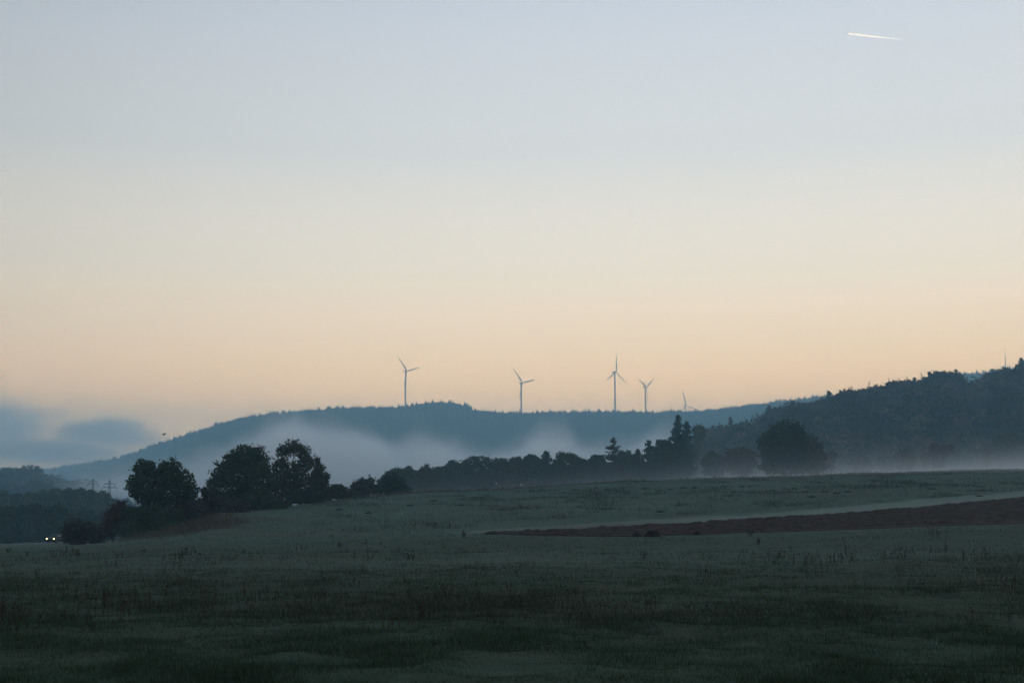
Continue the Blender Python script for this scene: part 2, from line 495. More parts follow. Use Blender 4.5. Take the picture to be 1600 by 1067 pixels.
def turfmat(name, c_near, c_far, c_dry):
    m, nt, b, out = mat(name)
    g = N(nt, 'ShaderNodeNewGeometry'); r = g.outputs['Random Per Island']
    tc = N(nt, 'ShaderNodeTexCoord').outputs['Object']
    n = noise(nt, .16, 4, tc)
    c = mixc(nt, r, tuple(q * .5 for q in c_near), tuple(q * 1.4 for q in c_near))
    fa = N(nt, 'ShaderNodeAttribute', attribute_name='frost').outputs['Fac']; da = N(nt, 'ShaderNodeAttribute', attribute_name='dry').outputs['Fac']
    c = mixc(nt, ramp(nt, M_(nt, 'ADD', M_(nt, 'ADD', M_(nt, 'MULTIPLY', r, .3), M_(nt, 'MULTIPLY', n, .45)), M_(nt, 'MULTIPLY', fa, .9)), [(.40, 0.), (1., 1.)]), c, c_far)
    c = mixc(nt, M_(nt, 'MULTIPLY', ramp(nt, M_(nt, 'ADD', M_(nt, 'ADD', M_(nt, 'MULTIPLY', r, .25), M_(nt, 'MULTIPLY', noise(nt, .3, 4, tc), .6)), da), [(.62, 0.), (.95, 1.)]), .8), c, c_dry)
    nt.links.new(c, b.inputs['Base Color'])
    b.inputs['Roughness'].default_value = .8; b.inputs['Specular IOR Level'].default_value = .15
    return m


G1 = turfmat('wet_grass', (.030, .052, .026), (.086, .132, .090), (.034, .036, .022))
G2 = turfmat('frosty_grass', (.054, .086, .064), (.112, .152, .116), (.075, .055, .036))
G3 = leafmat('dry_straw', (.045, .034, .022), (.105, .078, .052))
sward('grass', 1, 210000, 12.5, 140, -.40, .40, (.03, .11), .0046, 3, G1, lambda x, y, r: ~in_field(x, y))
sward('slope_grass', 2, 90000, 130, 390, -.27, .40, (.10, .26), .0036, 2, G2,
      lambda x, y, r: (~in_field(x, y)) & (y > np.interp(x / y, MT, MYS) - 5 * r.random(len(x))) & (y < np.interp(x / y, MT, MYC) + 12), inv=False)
sward('crest_weeds', 3, 60000, 190, 400, -.12, .40, (.25, .6), .0040, 2, G3,
      lambda x, y, r: (np.abs(y - np.interp(x / y, MT, MYC) + 4 - 16 * (x / y > .1) * r.random(len(x))) < 9) & (fbm(x / 9, y / 9) > .42), inv=False)
sward('straw_bank', 4, 42000, 130, 235, -.33, -.10, (.25, .75), .0034, 2, G3,
      lambda x, y, r: np.exp(-((x / y + .225 + .06 * (fbm(x / 5, y / 5) - .45)) / .036) ** 2) * np.exp(-((y - 184) / 24) ** 2) > .25 + .7 * r.random(len(x)), inv=False)
sward('meadow_weeds', 6, 34000, 26, 150, -.40, .40, (.12, .34), .0030, 2, leafmat('withered_weeds', (.018, .018, .011), (.05, .042, .028)),
      lambda x, y, r: (~in_field(x, y)) & (fbm(x / 7 + 5, y / 7 + 5, 3) + .35 * r.random(len(x)) > .72))
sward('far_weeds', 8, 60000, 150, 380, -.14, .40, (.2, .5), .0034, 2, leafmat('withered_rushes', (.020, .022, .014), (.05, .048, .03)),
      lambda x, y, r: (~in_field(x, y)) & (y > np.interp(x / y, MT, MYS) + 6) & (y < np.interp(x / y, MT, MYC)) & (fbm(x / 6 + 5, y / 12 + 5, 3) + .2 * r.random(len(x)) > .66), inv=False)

# scattered docks and dead stalks standing above the sward
rng = np.random.default_rng(91); cl = []
while len(cl) < 140:
    y = 1 / rng.uniform(1 / 135, 1 / 24); x = rng.uniform(-.40, .40) * y
    if not in_field(np.array([x]), np.array([y]))[0] and fbm(np.array([x / 14.]), np.array([y / 14.]))[0] + .3 * rng.random() > .52: cl.append((x, y))
mb = MB()
for x, y in cl:
    n = int(rng.integers(3, 9)); z = H1(x, y); big = rng.uniform(.3, .75) * min(1., .45 + y / 120); sp = rng.uniform(.08, .5)
    for q in range(n):
        bx, by = x + rng.normal() * sp, y + rng.normal() * sp; h = big * rng.uniform(.5, 1.1); lx, ly = rng.normal(size=2) * .14 * h
        r_ = .0035 * max(1, y / 26)
        tube(mb, [(bx, by, z - .05), (bx + lx * .4, by + ly * .4, z + h * .6), (bx + lx, by + ly, z + h)], (r_, r_, r_ * .6), 3, cap=False)
        pts = np.array([(bx + lx * f, by + ly * f, z + h * f) for f in np.linspace(.5, 1, 6)]) + rng.normal(size=(6, 3)) * .02
        mb.add(*leaves(rng, pts, .022 * max(1, y / 34)))
tag(mb.build('dock_weeds', leafmat('dead_dock', (.020, .014, .010), (.052, .036, .024))), kind='stuff')

# dark tussocks dotted over the slope
TUSS = [(950, 766, 9), (966, 768, 6), (1008, 764, 12), (1030, 767, 7), (1047, 765, 9), (1066, 763, 8), (1084, 768, 6), (1086, 762, 7), (1113, 762, 8),
        (1130, 760, 6), (1160, 761, 8), (1172, 760, 6), (1208, 767, 7), (1226, 764, 6), (1240, 764, 6), (1258, 769, 8), (1289, 769, 9),
        (1308, 771, 10), (1325, 769, 9), (1268, 777, 7), (898, 766, 14), (830, 767, 9), (848, 766, 7), (760, 774, 6), (720, 790, 8),
        (678, 783, 8), (530, 797, 6), (575, 802, 8), (1530, 776, 8), (1455, 764, 12), (1031, 800, 7), (640, 790, 7)]
TLEAF = leafmat('tussock_blades', (.020, .026, .018), (.055, .062, .044))
for q, (u, v, w) in enumerate(TUSS):
    g = ground_at(u, v); rng = np.random.default_rng(300 + q); n = 80
    r = w / F * g[1] * .42
    a = rng.uniform(0, 6.283, n); rr = np.sqrt(rng.random(n)) * r
    bx, by = np.cos(a) * rr, np.sin(a) * rr
    h = rng.uniform(.35, .8, n) * (1.1 - .7 * rr / r) * min(1.0, .45 + r * .35)
    o2 = rng.normal(size=(n, 2)) * .2 + np.stack([np.cos(a), np.sin(a)], -1) * .25
    ww = .05
    V = np.stack([np.stack([bx - ww, by, 0 * h - .15], -1), np.stack([bx + ww, by, 0 * h - .15], -1), np.stack([bx + o2[:, 0], by + o2[:, 1], h], -1)], 1).reshape(-1, 3)
    mb = MB(); mb.add(V, np.arange(3 * n).reshape(-1, 3))
    o = mb.build('grass_tussock', TLEAF); o.location = g
    tag(o, 'dark grass tussock on the pale frosted slope below the misty crest', 'tussock', 'dark tussocks dotted over the pale slope')

# heaps of earth at the near edge of the ploughed field
for q, (u, v, w, hh, lab) in enumerate([(995, 838.5, 16, .36, 'smaller dark earth heap at the near edge of the brown field'),
                                        (1019, 838, 24, .60, 'larger rounded dark earth heap at the near edge of the brown field'),
                                        (1089, 835.5, 14, .28, 'low dark earth clod pile on the brown field edge, right of both heaps')]):
    g = ground_at(u, v); r = w / F * g[1] * .55
    a = np.linspace(-1, 1, 26); X, Yg = np.meshgrid(a, a)
    rr_ = np.hypot(X + .25 * (fbm(X * 2 + q, Yg * 2 + 3) - .45), Yg)
    Z = np.cos(np.clip(rr_, 0, 1) * math.pi / 2) ** .75 * hh * (.35 + 1.3 * fbm(X * 3 + 9 * q, Yg * 3, 3)) - .06
    Vv = np.stack([X * r, Yg * r, Z], -1).reshape(-1, 3)
    i = np.arange(25)[:, None] * 26; j = np.arange(25)[None]
    mb = MB(); mb.add(Vv, np.stack([i + j, i + j + 1, i + 27 + j, i + 26 + j], -1).reshape(-1, 4))
    o = mb.build('earth_heap', plain('damp_earth', (.016, .010, .007), .95, spec=.1, var=.4, scale=4)); o.location = g + np.array((0, 0, .05))
    tag(o, lab, 'earth heap', 'earth heaps beside the brown field')


# ------------------------------------------------------------------ trees
def limb(rng, mb, a, b, r0, r1, n=7, wob=.06):
    a = np.asarray(a, float); b = np.asarray(b, float); s = np.linspace(0, 1, n)[:, None]
    L = np.linalg.norm(b - a)
    p = a * (1 - s) + b * s + rng.normal(size=(n, 3)) * wob * L * np.sin(s * math.pi)
    p[:, 2] += np.sin(s[:, 0] * math.pi) * L * .06
    tube(mb, p, np.linspace(r0, r1, n), 6)
    return p


def tree(name, label, cat, u, Y, lobes, n, leaf, size, group=None, hollow=.45, base=None, thick=1.0, fork=.35, lump=.22, twigs=0, lean=0.0, trunkcol=None, seed=None, depth=.95):
    """lobes: (u, v, half width, half height) as the photograph shows them, built at the distance Y"""
    rng = np.random.default_rng(seed if seed is not None else abs(int(u * 7 + Y)))
    x0 = ray(u, 760)[0] * Y; z0 = H1(x0, Y) if base is None else base
    root = thing(name, label, cat, (x0, Y, z0 - .1), 0, group)
    org = np.array((x0, Y, z0 - .1)); k = Y / F
    L = []
    for q, (lu, lv, ru, rv) in enumerate(lobes):
        c = P(lu, lv, Y) - org
        c[1] += rng.normal() * .35 * ru * k
        L.append((*c, ru * k, depth * (ru + rv) / 2 * k, rv * k))
    L = np.array(L)
    top = max(l[2] + l[5] for l in L); low = min(l[2] - l[5] for l in L)
    mid = np.average(L[:, :3], axis=0, weights=L[:, 3] * L[:, 5])
    mbt = MB()
    hf = max(low + fork * (top - low), .25 * top)
    r = .018 * top * thick + .06
    s = np.linspace(0, 1, 7)[:, None]
    tp = np.array((0, 0, -.3)) * (1 - s) + np.array((mid[0] * .5 + lean, mid[1] * .5, hf)) * s + rng.normal(size=(7, 3)) * .01 * top * s * (1 - s) * 4
    tube(mbt, tp, r * np.array((1.55, 1.12, 1, .95, .9, .82, .7)), 8)
    ends = []
    for l in L:
        st = tp[rng.integers(3, 7)]
        lp = limb(rng, mbt, st, l[:3] + np.array((0, 0, l[5] * .3)), r * .5, r * .1)
        ends.append(lp[-2])
        for e in range(3):
            dv = rng.normal(size=3); dv[2] = abs(dv[2]) * .7; dv /= np.linalg.norm(dv)
            limb(rng, mbt, lp[4 + e % 2], l[:3] + dv * l[3:] * .85, r * .22, r * .05, 5)
    tw = []
    for e in range(twigs):
        ll = rng.integers(len(L)); l = L[ll]
        dv = rng.normal(size=3); dv[2] = abs(dv[2]) + .3; dv /= np.linalg.norm(dv)
        a = ends[ll]; b_ = l[:3] + dv * l[3:] * rng.uniform(1.12, 1.34)
        tube(mbt, np.linspace(a, b_, 4), np.linspace(.035, .012, 4) * max(1, Y / 200), 4)
        tw.append(np.linspace(a, b_, 12)[5:] + rng.normal(size=(7, 3)) * size * .5)
    mbt.build('trunk', BARK, root, smooth=True)
    pts = lobe_points(rng, L, n, hollow, lump)
    if tw: pts = np.concatenate([pts] + tw)
    pts = pts[pts[:, 2] > .15]
    mbc = MB(); mbc.add(*leaves(rng, pts, size)); mbc.build('crown', LEAF[leaf], root)
    return root


def auto_lobes(rng, u, top, w, bottom, k=9):
    """a broad, uneven domed outline between top and bottom"""
    h = bottom - top; hc = min(h, w * rng.uniform(.75, 1.0))
    L = [(u, top + hc * .52, w * .40, hc * .46)]
    if h > hc: L.append((u, top + hc * .55 + (h - hc) * .55, w * .42, (h - hc) * .5 + hc * .28))
    L.append((u, bottom - h * .16, w * .40, h * .20))
    for q in range(k):
        a = math.radians(-95 + 190 * (q + rng.random()) / k)
        g_ = rng.uniform(.28, .40)
        L.append((u + w * g_ * math.sin(a), top + hc * (.52 - (g_ + .05) * math.cos(a)), w * rng.uniform(.10, .19), hc * rng.uniform(.09, .18)))
    return L


def broad(name, label, cat, u, top, w, Y, leaf='green', bottom=None, group=None, n=None, size=None, **kw):
    rng = np.random.default_rng(abs(int(u * 13 + Y)) + 1); x = ray(u, 760)[0] * Y
    gv = 830 - (H1(x, Y) - CAM_Z) / Y * F
    if bottom is None: bottom = top + (gv - top) * 1.0
    px = w * (bottom - top)
    n = n or int(min(6000, max(700, px * 2.6)))
    return tree(name, label, cat, u, Y, auto_lobes(rng, u, top, w, bottom), n, leaf, size or max(.16, Y * .00105), group, hollow=.4, **kw)


def conifer(name, label, cat, u, top, w, Y, leaf='needle', group=None, gap=.0, slope=.5, nb=None, size=None, skirt=.06):
    rng = np.random.default_rng(int(u * 3 + Y)); x = ray(u, 700)[0] * Y; z0 = H1(x, Y)
    h = P(u, top, Y)[2] - z0; R = w / F * Y / 2
    root = thing(name, label, cat, (x, Y, z0 - .1), 0, group)
    mbt = MB(); s = np.linspace(0, 1, 8)
    tube(mbt, np.stack([np.sin(s * 3) * .01 * h, 0 * s, s * h * .985 - .2 * (1 - s)], -1), (.016 * h) * (1 - s) ** .8 + .04, 7)
    nb = nb or int(h * 12); P_ = []; size = size or max(.22, Y * .0010)
    for q in range(nb):
        f = skirt + (1 - skirt) * (q + rng.random()) / nb
        tier = .5 + .5 * math.sin(f * 2 * math.pi * max(6, h / 2.6))
        if gap and rng.random() < gap * (1 - tier) * .9: continue
        L = min(R * (1.05 - .15 * f), slope * h * (1 - f)) * (.66 + .34 * tier ** .7) * rng.uniform(.60, 1.12) + .12
        a = rng.uniform(0, 6.283); zb = f * h
        ns = max(3, int(L / size * 1.7)); s = np.linspace(.12, 1, ns)
        droop = -.22 * L * s + .20 * L * s ** 3 + (.18 * L * s if f > .8 else 0)
        p = np.stack([np.cos(a) * L * s, np.sin(a) * L * s, zb + droop], -1)
        tube(mbt, p[[0, ns // 2, -1]], np.array((.05, .035, .015)) * max(1, Y / 300), 4, cap=False)
        P_.append(np.repeat(p, 2, 0) + rng.normal(size=(2 * ns, 3)) * size * np.array((.5, .5, .28)))
    mbt.build('trunk', BARK, root, smooth=True)
    mbc = MB(); mbc.add(*leaves(rng, np.concatenate(P_), size)); mbc.build('crown', LEAF[leaf], root)
    return root


# --- the hedge at the left of the meadow
tree('deciduous_tree', 'dark tree with a broad twin-domed crown in the left hedge', 'tree', 254, 205,
     [(226, 737, 18, 19), (231, 731, 12, 13), (263, 736, 22, 20), (252, 742, 18, 18), (288, 752, 17, 19), (301, 768, 11, 16), (211, 757, 14, 16), (215, 770, 13, 12),
      (236, 762, 28, 20), (266, 768, 32, 24), (290, 781, 17, 13), (240, 785, 26, 14), (280, 800, 20, 14)],
     11500, 'green', .235, thick=1.3, hollow=.35, lump=.2)
tree('deciduous_tree', 'bulky dark tree with bare twigs jutting from its left side, in the left hedge', 'tree', 380, 228,
     [(386, 711, 24, 17), (363, 722, 17, 18), (347, 736, 12, 14), (339, 757, 14, 20), (372, 745, 34, 30), (400, 722, 18, 24), (408, 753, 26, 34), (356, 784, 32, 20), (395, 782, 34, 22)],
     15500, 'green', .25, thick=1.3, twigs=80, hollow=.35, lump=.2)
tree('deciduous_tree', 'tall thin-crowned tree with sky gaps beside the bulky hedge tree', 'tree', 455, 243,
     [(459, 699, 19, 12), (443, 706, 12, 9), (475, 710, 11, 13), (438, 731, 16, 16), (468, 734, 18, 18), (484, 722, 8, 12), (452, 752, 20, 20), (475, 765, 22, 22), (432, 766, 18, 24)],
     6200, 'olive', .26, thick=1.2, twigs=45, hollow=.3, lump=.28)
tree('deciduous_tree', 'slender leaning tree at the right end of the tall hedge group', 'tree', 497, 249,
     [(496, 721, 5, 8), (499, 735, 9, 12), (506, 752, 9, 15), (492, 752, 12, 18), (502, 768, 13, 12)],
     2900, 'olive', .23, twigs=25, hollow=.3, lump=.25)
B = lambda label, u, Y, lobes, leaf='green', n=2600, size=.22, twigs=12, name='bush', cat='bush', **kw: tree(name, label, cat, u, Y, lobes, n, leaf, size, None, hollow=.3, thick=.6, twigs=twigs, lump=.25, **kw)
B('low arching dark bush beside the road, just right of the car', 126, 196, [(108, 830, 12, 12), (122, 826, 17, 13), (138, 832, 17, 14), (118, 842, 22, 10), (150, 838, 16, 12)], 'brown', 3600, twigs=40)
B('dark shrub with a reddish top at the foot of the twin-domed tree', 180, 203, [(188, 791, 9, 8), (178, 803, 15, 14), (170, 822, 16, 18), (192, 812, 16, 18)], 'red', 3000, twigs=25)
B('dense dark green bush left of the twin-domed trunk', 214, 199, [(206, 806, 18, 16), (222, 812, 20, 20), (210, 830, 26, 14)], 'green', 3600)
B('dense dark bush in front of the twin-domed trunk', 252, 199, [(242, 806, 20, 16), (262, 808, 20, 16), (250, 822, 28, 10)], 'green', 3600)
B('rounded brownish bush right of the twin-domed trunk', 290, 203, [(282, 800, 15, 13), (300, 796, 14, 12), (294, 808, 24, 11)], 'brown', 3400)
B('thin pinkish brown shrub between the twin-domed tree and the bulky tree', 325, 214, [(322, 770, 7, 9), (327, 780, 10, 12), (318, 788, 12, 12), (332, 794, 20, 12), (322, 802, 22, 8)], 'brown', 3600, twigs=35)
B('wide dark bush under the bulky hedge tree', 362, 214, [(350, 790, 18, 13), (372, 792, 22, 12), (362, 799, 30, 8)], 'brown', 3800)
B('dark green bush under the gap between the two tall hedge trees', 408, 222, [(398, 786, 18, 13), (420, 785, 20, 13), (428, 791, 24, 8)], 'green', 3600)
B('small red-leaved bush at the foot of the tall hedge trees', 442, 231, [(438, 789, 8, 5), (447, 788, 7, 5)], 'red', 900, twigs=6)
B('dark bush under the thin-crowned hedge tree', 476, 243, [(462, 778, 20, 13), (486, 774, 20, 13), (474, 784, 24, 9)], 'green', 3600)
B('small dark bush at the foot of the slender hedge tree', 506, 256, [(500, 770, 12, 12), (514, 770, 9, 10), (506, 779, 14, 7)], 'brown', 1900)
tree('fruit_tree', 'small round fruit tree with a bare trunk at the meadow edge', 'tree', 528, 257,
     [(526, 764, 10, 8), (534, 766, 9, 8), (519, 769, 7, 7), (530, 773, 12, 7), (541, 771, 6, 6)], 2300, 'olive', .22, twigs=22, hollow=.3, thick=1.4)
B('loose greyish brown bush between the fruit tree and the rounded bush', 566, 300, [(556, 761, 9, 9), (568, 757, 11, 9), (578, 755, 8, 8), (565, 768, 22, 11)], 'brown', 2300, .3, twigs=30)
B('low dark bush closing the gap left of the rounded bush', 589, 303, [(585, 764, 9, 8), (594, 762, 8, 8)], 'green', 1100, .3)
B('dark rounded bush before the left end of the misty treeline', 611, 304, [(602, 753, 12, 10), (615, 750, 12, 10), (626, 757, 9, 9), (610, 764, 27, 10), (632, 766, 9, 7)], 'green', 2900, .3, twigs=16)

B('low dark bush beside the bare trunk of the small fruit tree', 545, 262, [(541, 778, 9, 7), (550, 775, 10, 8), (522, 780, 9, 6)], 'green', 1500)
B('low dark scrub under the thin-crowned hedge tree\'s right side', 487, 247, [(480, 787, 12, 7), (495, 784, 12, 7), (462, 789, 13, 6)], 'brown', 1700)

# --- the treeline behind the crest
TL = [(619, 730, 34, 452, 'green', 'rounded tree at the left tip of the misty treeline'),
      (641, 731, 30, 470, 'green', 'low tree second from the left tip of the misty treeline'),
      (665, 728, 34, 462, 'olive', 'flat-topped tree left of the treeline spruces, third from its left tip'),
      (690, 728, 30, 476, 'green', 'tree with a ragged top in the treeline, fourth from its left tip'),
      (709, 721, 28, 486, 'green', 'round-topped tree directly left of the treeline oak'),
      (783, 716, 40, 474, 'olive', 'broad tree directly right of the treeline oak'),
      (808, 716, 34, 482, 'brown', 'brownish tree in mid treeline, second right of the oak'),
      (830, 710, 28, 488, 'green', 'narrow tree directly left of the squat treeline spruce'),
      (888, 707, 46, 470, 'green', 'round broad crown directly right of the squat treeline spruce'),
      (915, 719, 30, 480, 'olive', 'low tree in the dip of the treeline left of the larch'),
      (933, 711, 26, 476, 'green', 'small tree directly left of the open-branched larch'),
      (978, 704, 36, 474, 'green', 'round tree directly right of the open-branched larch'),
      (1037, 687, 30, 472, 'green', 'tall round tree between the spruce and the broad dark fir')]
for u, tp, w, Y, lf, lab in TL:
    broad('deciduous_tree', lab, 'tree', u, tp, w * 1.25, Y, lf, group='trees of the misty treeline', twigs=14)
tree('oak_tree', 'spreading oak with knobbly top standing highest in left half of treeline', 'tree', 744, 464,
     [(738, 723, 14, 11), (752, 719, 11, 8), (762, 722, 8, 8), (727, 730, 10, 9), (745, 737, 24, 14), (730, 747, 18, 14), (758, 747, 18, 15), (744, 758, 26, 13)], 4400, 'green', .46, 'trees of the misty treeline', hollow=.4, twigs=18)
conifer('spruce_tree', 'squat broad spruce in mid treeline left of the round crown', 'tree', 853, 705, 44, 476, group='trees of the misty treeline', slope=.9)
conifer('larch_tree', 'open-branched larch with gaps, rising from the treeline', 'tree', 958, 682, 44, 468, 'larch', 'trees of the misty treeline', gap=.8, slope=.62, nb=190, skirt=.2, size=.40)
conifer('spruce_tree', 'small narrow spruce in the treeline left of the tall spruce', 'tree', 996, 702, 20, 462, group='trees of the misty treeline', slope=.45)
conifer('spruce_tree', 'pointed dark spruce in the treeline between two round trees', 'tree', 1014, 688, 36, 468, group='trees of the misty treeline', slope=.62)
conifer('fir_tree', 'broad dense dark fir at the right end of the treeline', 'tree', 1063, 678, 58, 474, group='trees of the misty treeline', slope=.80, nb=420)
conifer('spruce_tree', 'tallest spruce, left one of the pair rising above the broad dark fir', 'tree', 1060, 649, 44, 560, group='pair of tall spruces', gap=.45, slope=.44, nb=420)
conifer('spruce_tree', 'lower right spruce of the pair rising above the broad dark fir', 'tree', 1074, 659, 44, 565, group='pair of tall spruces', gap=.4, slope=.46, nb=400)
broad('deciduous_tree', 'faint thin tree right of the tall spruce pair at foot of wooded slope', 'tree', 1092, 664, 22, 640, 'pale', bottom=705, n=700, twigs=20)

for u, tp, w, Y, lf, lab in [(868, 727, 46, 492, 'green', 'low dark thicket filling the foot of the gap right of the squat spruce'),
                             (908, 728, 44, 494, 'olive', 'low dark thicket at the foot of the round broad crown in the treeline'),
                             (950, 722, 50, 490, 'green', 'low dark thicket at the foot of the open-branched larch'),
                             (1002, 718, 52, 488, 'green', 'low dark thicket at the foot of the small narrow spruce'),
                             (1036, 716, 44, 492, 'olive', 'low dark thicket between the pointed spruce and the broad fir'),
                             (748, 738, 60, 490, 'green', 'low dark thicket behind the spreading oak')]:
    broad('thicket', lab, 'bush', u, tp, w, Y, lf, group='thickets under the treeline')

# --- trees standing in the ground mist on the right
broad('bush', 'broad dim bush in the mist left of the rusty bush', 'bush', 1115, 706, 44, 470, 'green', bottom=742)
broad('bush', 'rusty brown rounded bush in the mist left of the big dome-shaped tree', 'bush', 1157, 698, 52, 462, 'red', bottom=742, twigs=14)
tree('deciduous_tree', 'big dome-shaped dark tree standing in the ground mist', 'tree', 1226, 408,
     [(1230, 671, 17, 15), (1216, 673, 13, 12), (1243, 672, 12, 12), (1205, 682, 16, 13), (1250, 684, 14, 15), (1196, 698, 12, 14), (1222, 700, 34, 24), (1250, 705, 18, 20), (1206, 715, 20, 12), (1236, 720, 24, 12), (1190, 690, 6, 7), (1224, 732, 36, 12), (1252, 730, 20, 11), (1200, 730, 16, 10)],
     8600, 'green', .42, thick=1.1, hollow=.35, lump=.3, twigs=45)
tree('bush', 'reddish bush leaning against the right side of the big dome-shaped tree', 'bush', 1273, 414,
     [(1268, 694, 10, 12), (1277, 703, 10, 13), (1284, 715, 8, 11), (1268, 718, 16, 12), (1274, 731, 20, 10)], 2600, 'red', .42, twigs=16)
broad('bush', 'sparse low bush just right of the reddish bush', 'bush', 1299, 705, 18, 458, 'brown', bottom=735, n=260, twigs=18)
broad('bush', 'low dim brown bush in mist, halfway between dome-shaped tree and small tree', 'bush', 1345, 712, 40, 515, 'brown', bottom=738, n=800)
broad('bush', 'low dim green bush in mist left of the round brownish bush', 'bush', 1384, 714, 30, 515, 'green', bottom=736, n=700)
broad('bush', 'round brownish bush in the mist left of the small misty tree', 'bush', 1414, 703, 34, 478, 'brown', bottom=734)
broad('bush', 'faint small bush touching the left of the small misty tree', 'bush', 1446, 707, 18, 478, 'brown', bottom=732, n=420)
tree('deciduous_tree', 'small reddish tree with a short trunk alone in the mist', 'tree', 1467, 466, [(1460, 702, 9, 8), (1474, 700, 9, 6), (1484, 700, 7, 6), (1467, 710, 14, 8), (1464, 722, 12, 9)], 1500, 'red', .45, twigs=22)
broad('bush', 'faint pointed little bush in mist right of the small reddish tree', 'bush', 1543, 700, 16, 500, 'brown', bottom=730, n=320)
broad('bush', 'wide dim bush in mist at the right edge of the meadow', 'bush', 1584, 678, 84, 525, 'green', bottom=730)

# --- woods beyond the road on the left
k_ = 0
for u, tp, w, Y, lf in [(-8, 788, 30, 420, 'green'), (12, 790, 30, 425, 'olive'), (34, 789, 28, 430, 'green'), (54, 786, 26, 420, 'brown'), (74, 790, 30, 425, 'green'),
                        (92, 788, 32, 418, 'green'), (112, 800, 22, 430, 'olive'), (136, 796, 34, 440, 'green'), (160, 800, 26, 450, 'brown'), (-40, 784, 40, 430, 'green')]:
    broad('deciduous_tree', 'dark leafy tree in the shadowy wood just beyond the road', 'tree', u, tp, w, Y, lf, bottom=850, group='trees of the dark wood beyond the road', n=2100, size=.5)
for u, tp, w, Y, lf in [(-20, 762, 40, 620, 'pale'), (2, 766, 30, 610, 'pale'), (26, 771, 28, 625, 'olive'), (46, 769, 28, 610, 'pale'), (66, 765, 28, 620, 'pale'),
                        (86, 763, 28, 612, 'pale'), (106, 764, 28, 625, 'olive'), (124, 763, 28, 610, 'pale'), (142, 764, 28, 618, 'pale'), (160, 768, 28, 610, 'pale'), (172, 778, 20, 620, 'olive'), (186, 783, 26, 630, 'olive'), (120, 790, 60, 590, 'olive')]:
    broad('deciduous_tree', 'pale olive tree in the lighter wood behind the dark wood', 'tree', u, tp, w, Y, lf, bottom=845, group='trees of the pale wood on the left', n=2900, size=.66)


# ------------------------------------------------------------------ woods too far off to count
def proto_broad(seed, n=230):
    rng = np.random.default_rng(seed)
    L = [(0, 0, .62, .30, .30, .30)] + [(rng.normal() * .13, rng.normal() * .13, rng.uniform(.4, .85), *(rng.uniform(.12, .22) * np.ones(3))) for _ in range(8)]
    V, Fq = leaves(rng, lobe_points(rng, L, n, .75, .2), .085)
    return V, Fq


def proto_conifer(seed, n=110):
    rng = np.random.default_rng(seed)
    f = rng.random(n) ** 1.3 * .93 + .05; a = rng.uniform(0, 6.283, n); r = .19 * (1 - f) ** .85 * rng.uniform(.55, 1.1, n) + .004
    return leaves(rng, np.stack([np.cos(a) * r, np.sin(a) * r, f - .12 * r], -1), .055 * (1.1 - f * .75))


def cone_proto(seed):
    a = np.arange(5) / 5 * 6.283 + seed
    V = np.concatenate([np.stack([np.cos(a) * .17, np.sin(a) * .17, 0 * a + .12], -1), [[0, 0, 1.]], np.stack([np.cos(a + .5) * .12, np.sin(a + .5) * .12, 0 * a + .4], -1)])
    return V, np.array([[i, (i + 1) % 5, 5] for i in range(5)] + [[6 + i, 6 + (i + 1) % 5, 5] for i in range(5)])


def wood(name, xs, ys, hs, protos, which, material, seed, ws=None):
    rng = np.random.default_rng(seed); z = H(xs, ys); mb = MB(); tone = []
    for p, (Vp, Fp) in enumerate(protos):
        k = np.nonzero(which == p)[0]
        if not len(k): continue
        a = rng.uniform(0, 6.283, len(k)); c, s = np.cos(a)[:, None], np.sin(a)[:, None]
        w = (hs[k] * (ws[k] if ws is not None else 1))[:, None]
        X = (Vp[None, :, 0] * c - Vp[None, :, 1] * s) * w + xs[k, None]; Yv = (Vp[None, :, 0] * s + Vp[None, :, 1] * c) * w + ys[k, None]
        Z = Vp[None, :, 2] * hs[k, None] + z[k, None] - .02 * hs[k, None]
        fs = (Fp[None] + (np.arange(len(k)) * len(Vp))[:, None, None]).reshape(-1, Fp.shape[1])
        mb.add(np.stack([X, Yv, Z], -1).reshape(-1, 3), fs); tone.append(np.repeat(rng.random(len(k)), len(Vp)))
    return tag(mb.build(name, material, attrs={'tone': np.concatenate(tone)}), kind='stuff')


def jgrid(rng, t0, t1, y0, y1, step):
    y = np.arange(y0, y1, step); xs, ys = [], []
    for q in y:
        x = np.arange(t0 * q, t1 * q, step); xs.append(x + rng.uniform(-.45, .45, len(x)) * step); ys.append(q + rng.uniform(-.45, .45, len(x)) * step)
    return np.concatenate(xs), np.concatenate(ys)


WOODLEAF, nt, b, out = mat('mixed_autumn_wood')
tn = N(nt, 'ShaderNodeAttribute', attribute_name='tone').outputs['Fac']
tr_ = ramp(nt, tn, [(.0, (.016, .024, .014)), (.35, (.036, .046, .026)), (.58, (.056, .058, .032)), (.74, (.100, .062, .044)), (.90, (.165, .090, .066)), (1., (.135, .112, .056))])
gi = N(nt, 'ShaderNodeNewGeometry').outputs['Random Per Island']
nt.links.new(mixc(nt, M_(nt, 'MULTIPLY', gi, .55), tr_, (.016, .020, .014)), b.inputs['Base Color'])
b.inputs['Roughness'].default_value = .85; b.inputs['Specular IOR Level'].default_value = .08
rng = np.random.default_rng(77)
xs, ys = jgrid(rng, .120, .43, 600, 1240, 9.4)
tt = xs / ys
k = (ys > 590 + 60 * fbm(xs / 60, ys / 60)) & (tt > np.interp(ys, [600, 800, 1240], [.16, .135, .122]))
k &= ~((tt > ray(1504, 590)[0] + .0022 * (fbm(ys / 12, ys * 0) - .45) * 2) & (tt < ray(1521, 590)[0] + .0022 * (fbm(ys / 12, ys * 0 + 9) - .45) * 2) & (ys > 1010))
xs, ys = xs[k], ys[k]; n = len(xs)
con = (rng.random(n) < .13)
which = np.where(con, 6 + rng.integers(0, 3, n), rng.integers(0, 6, n))
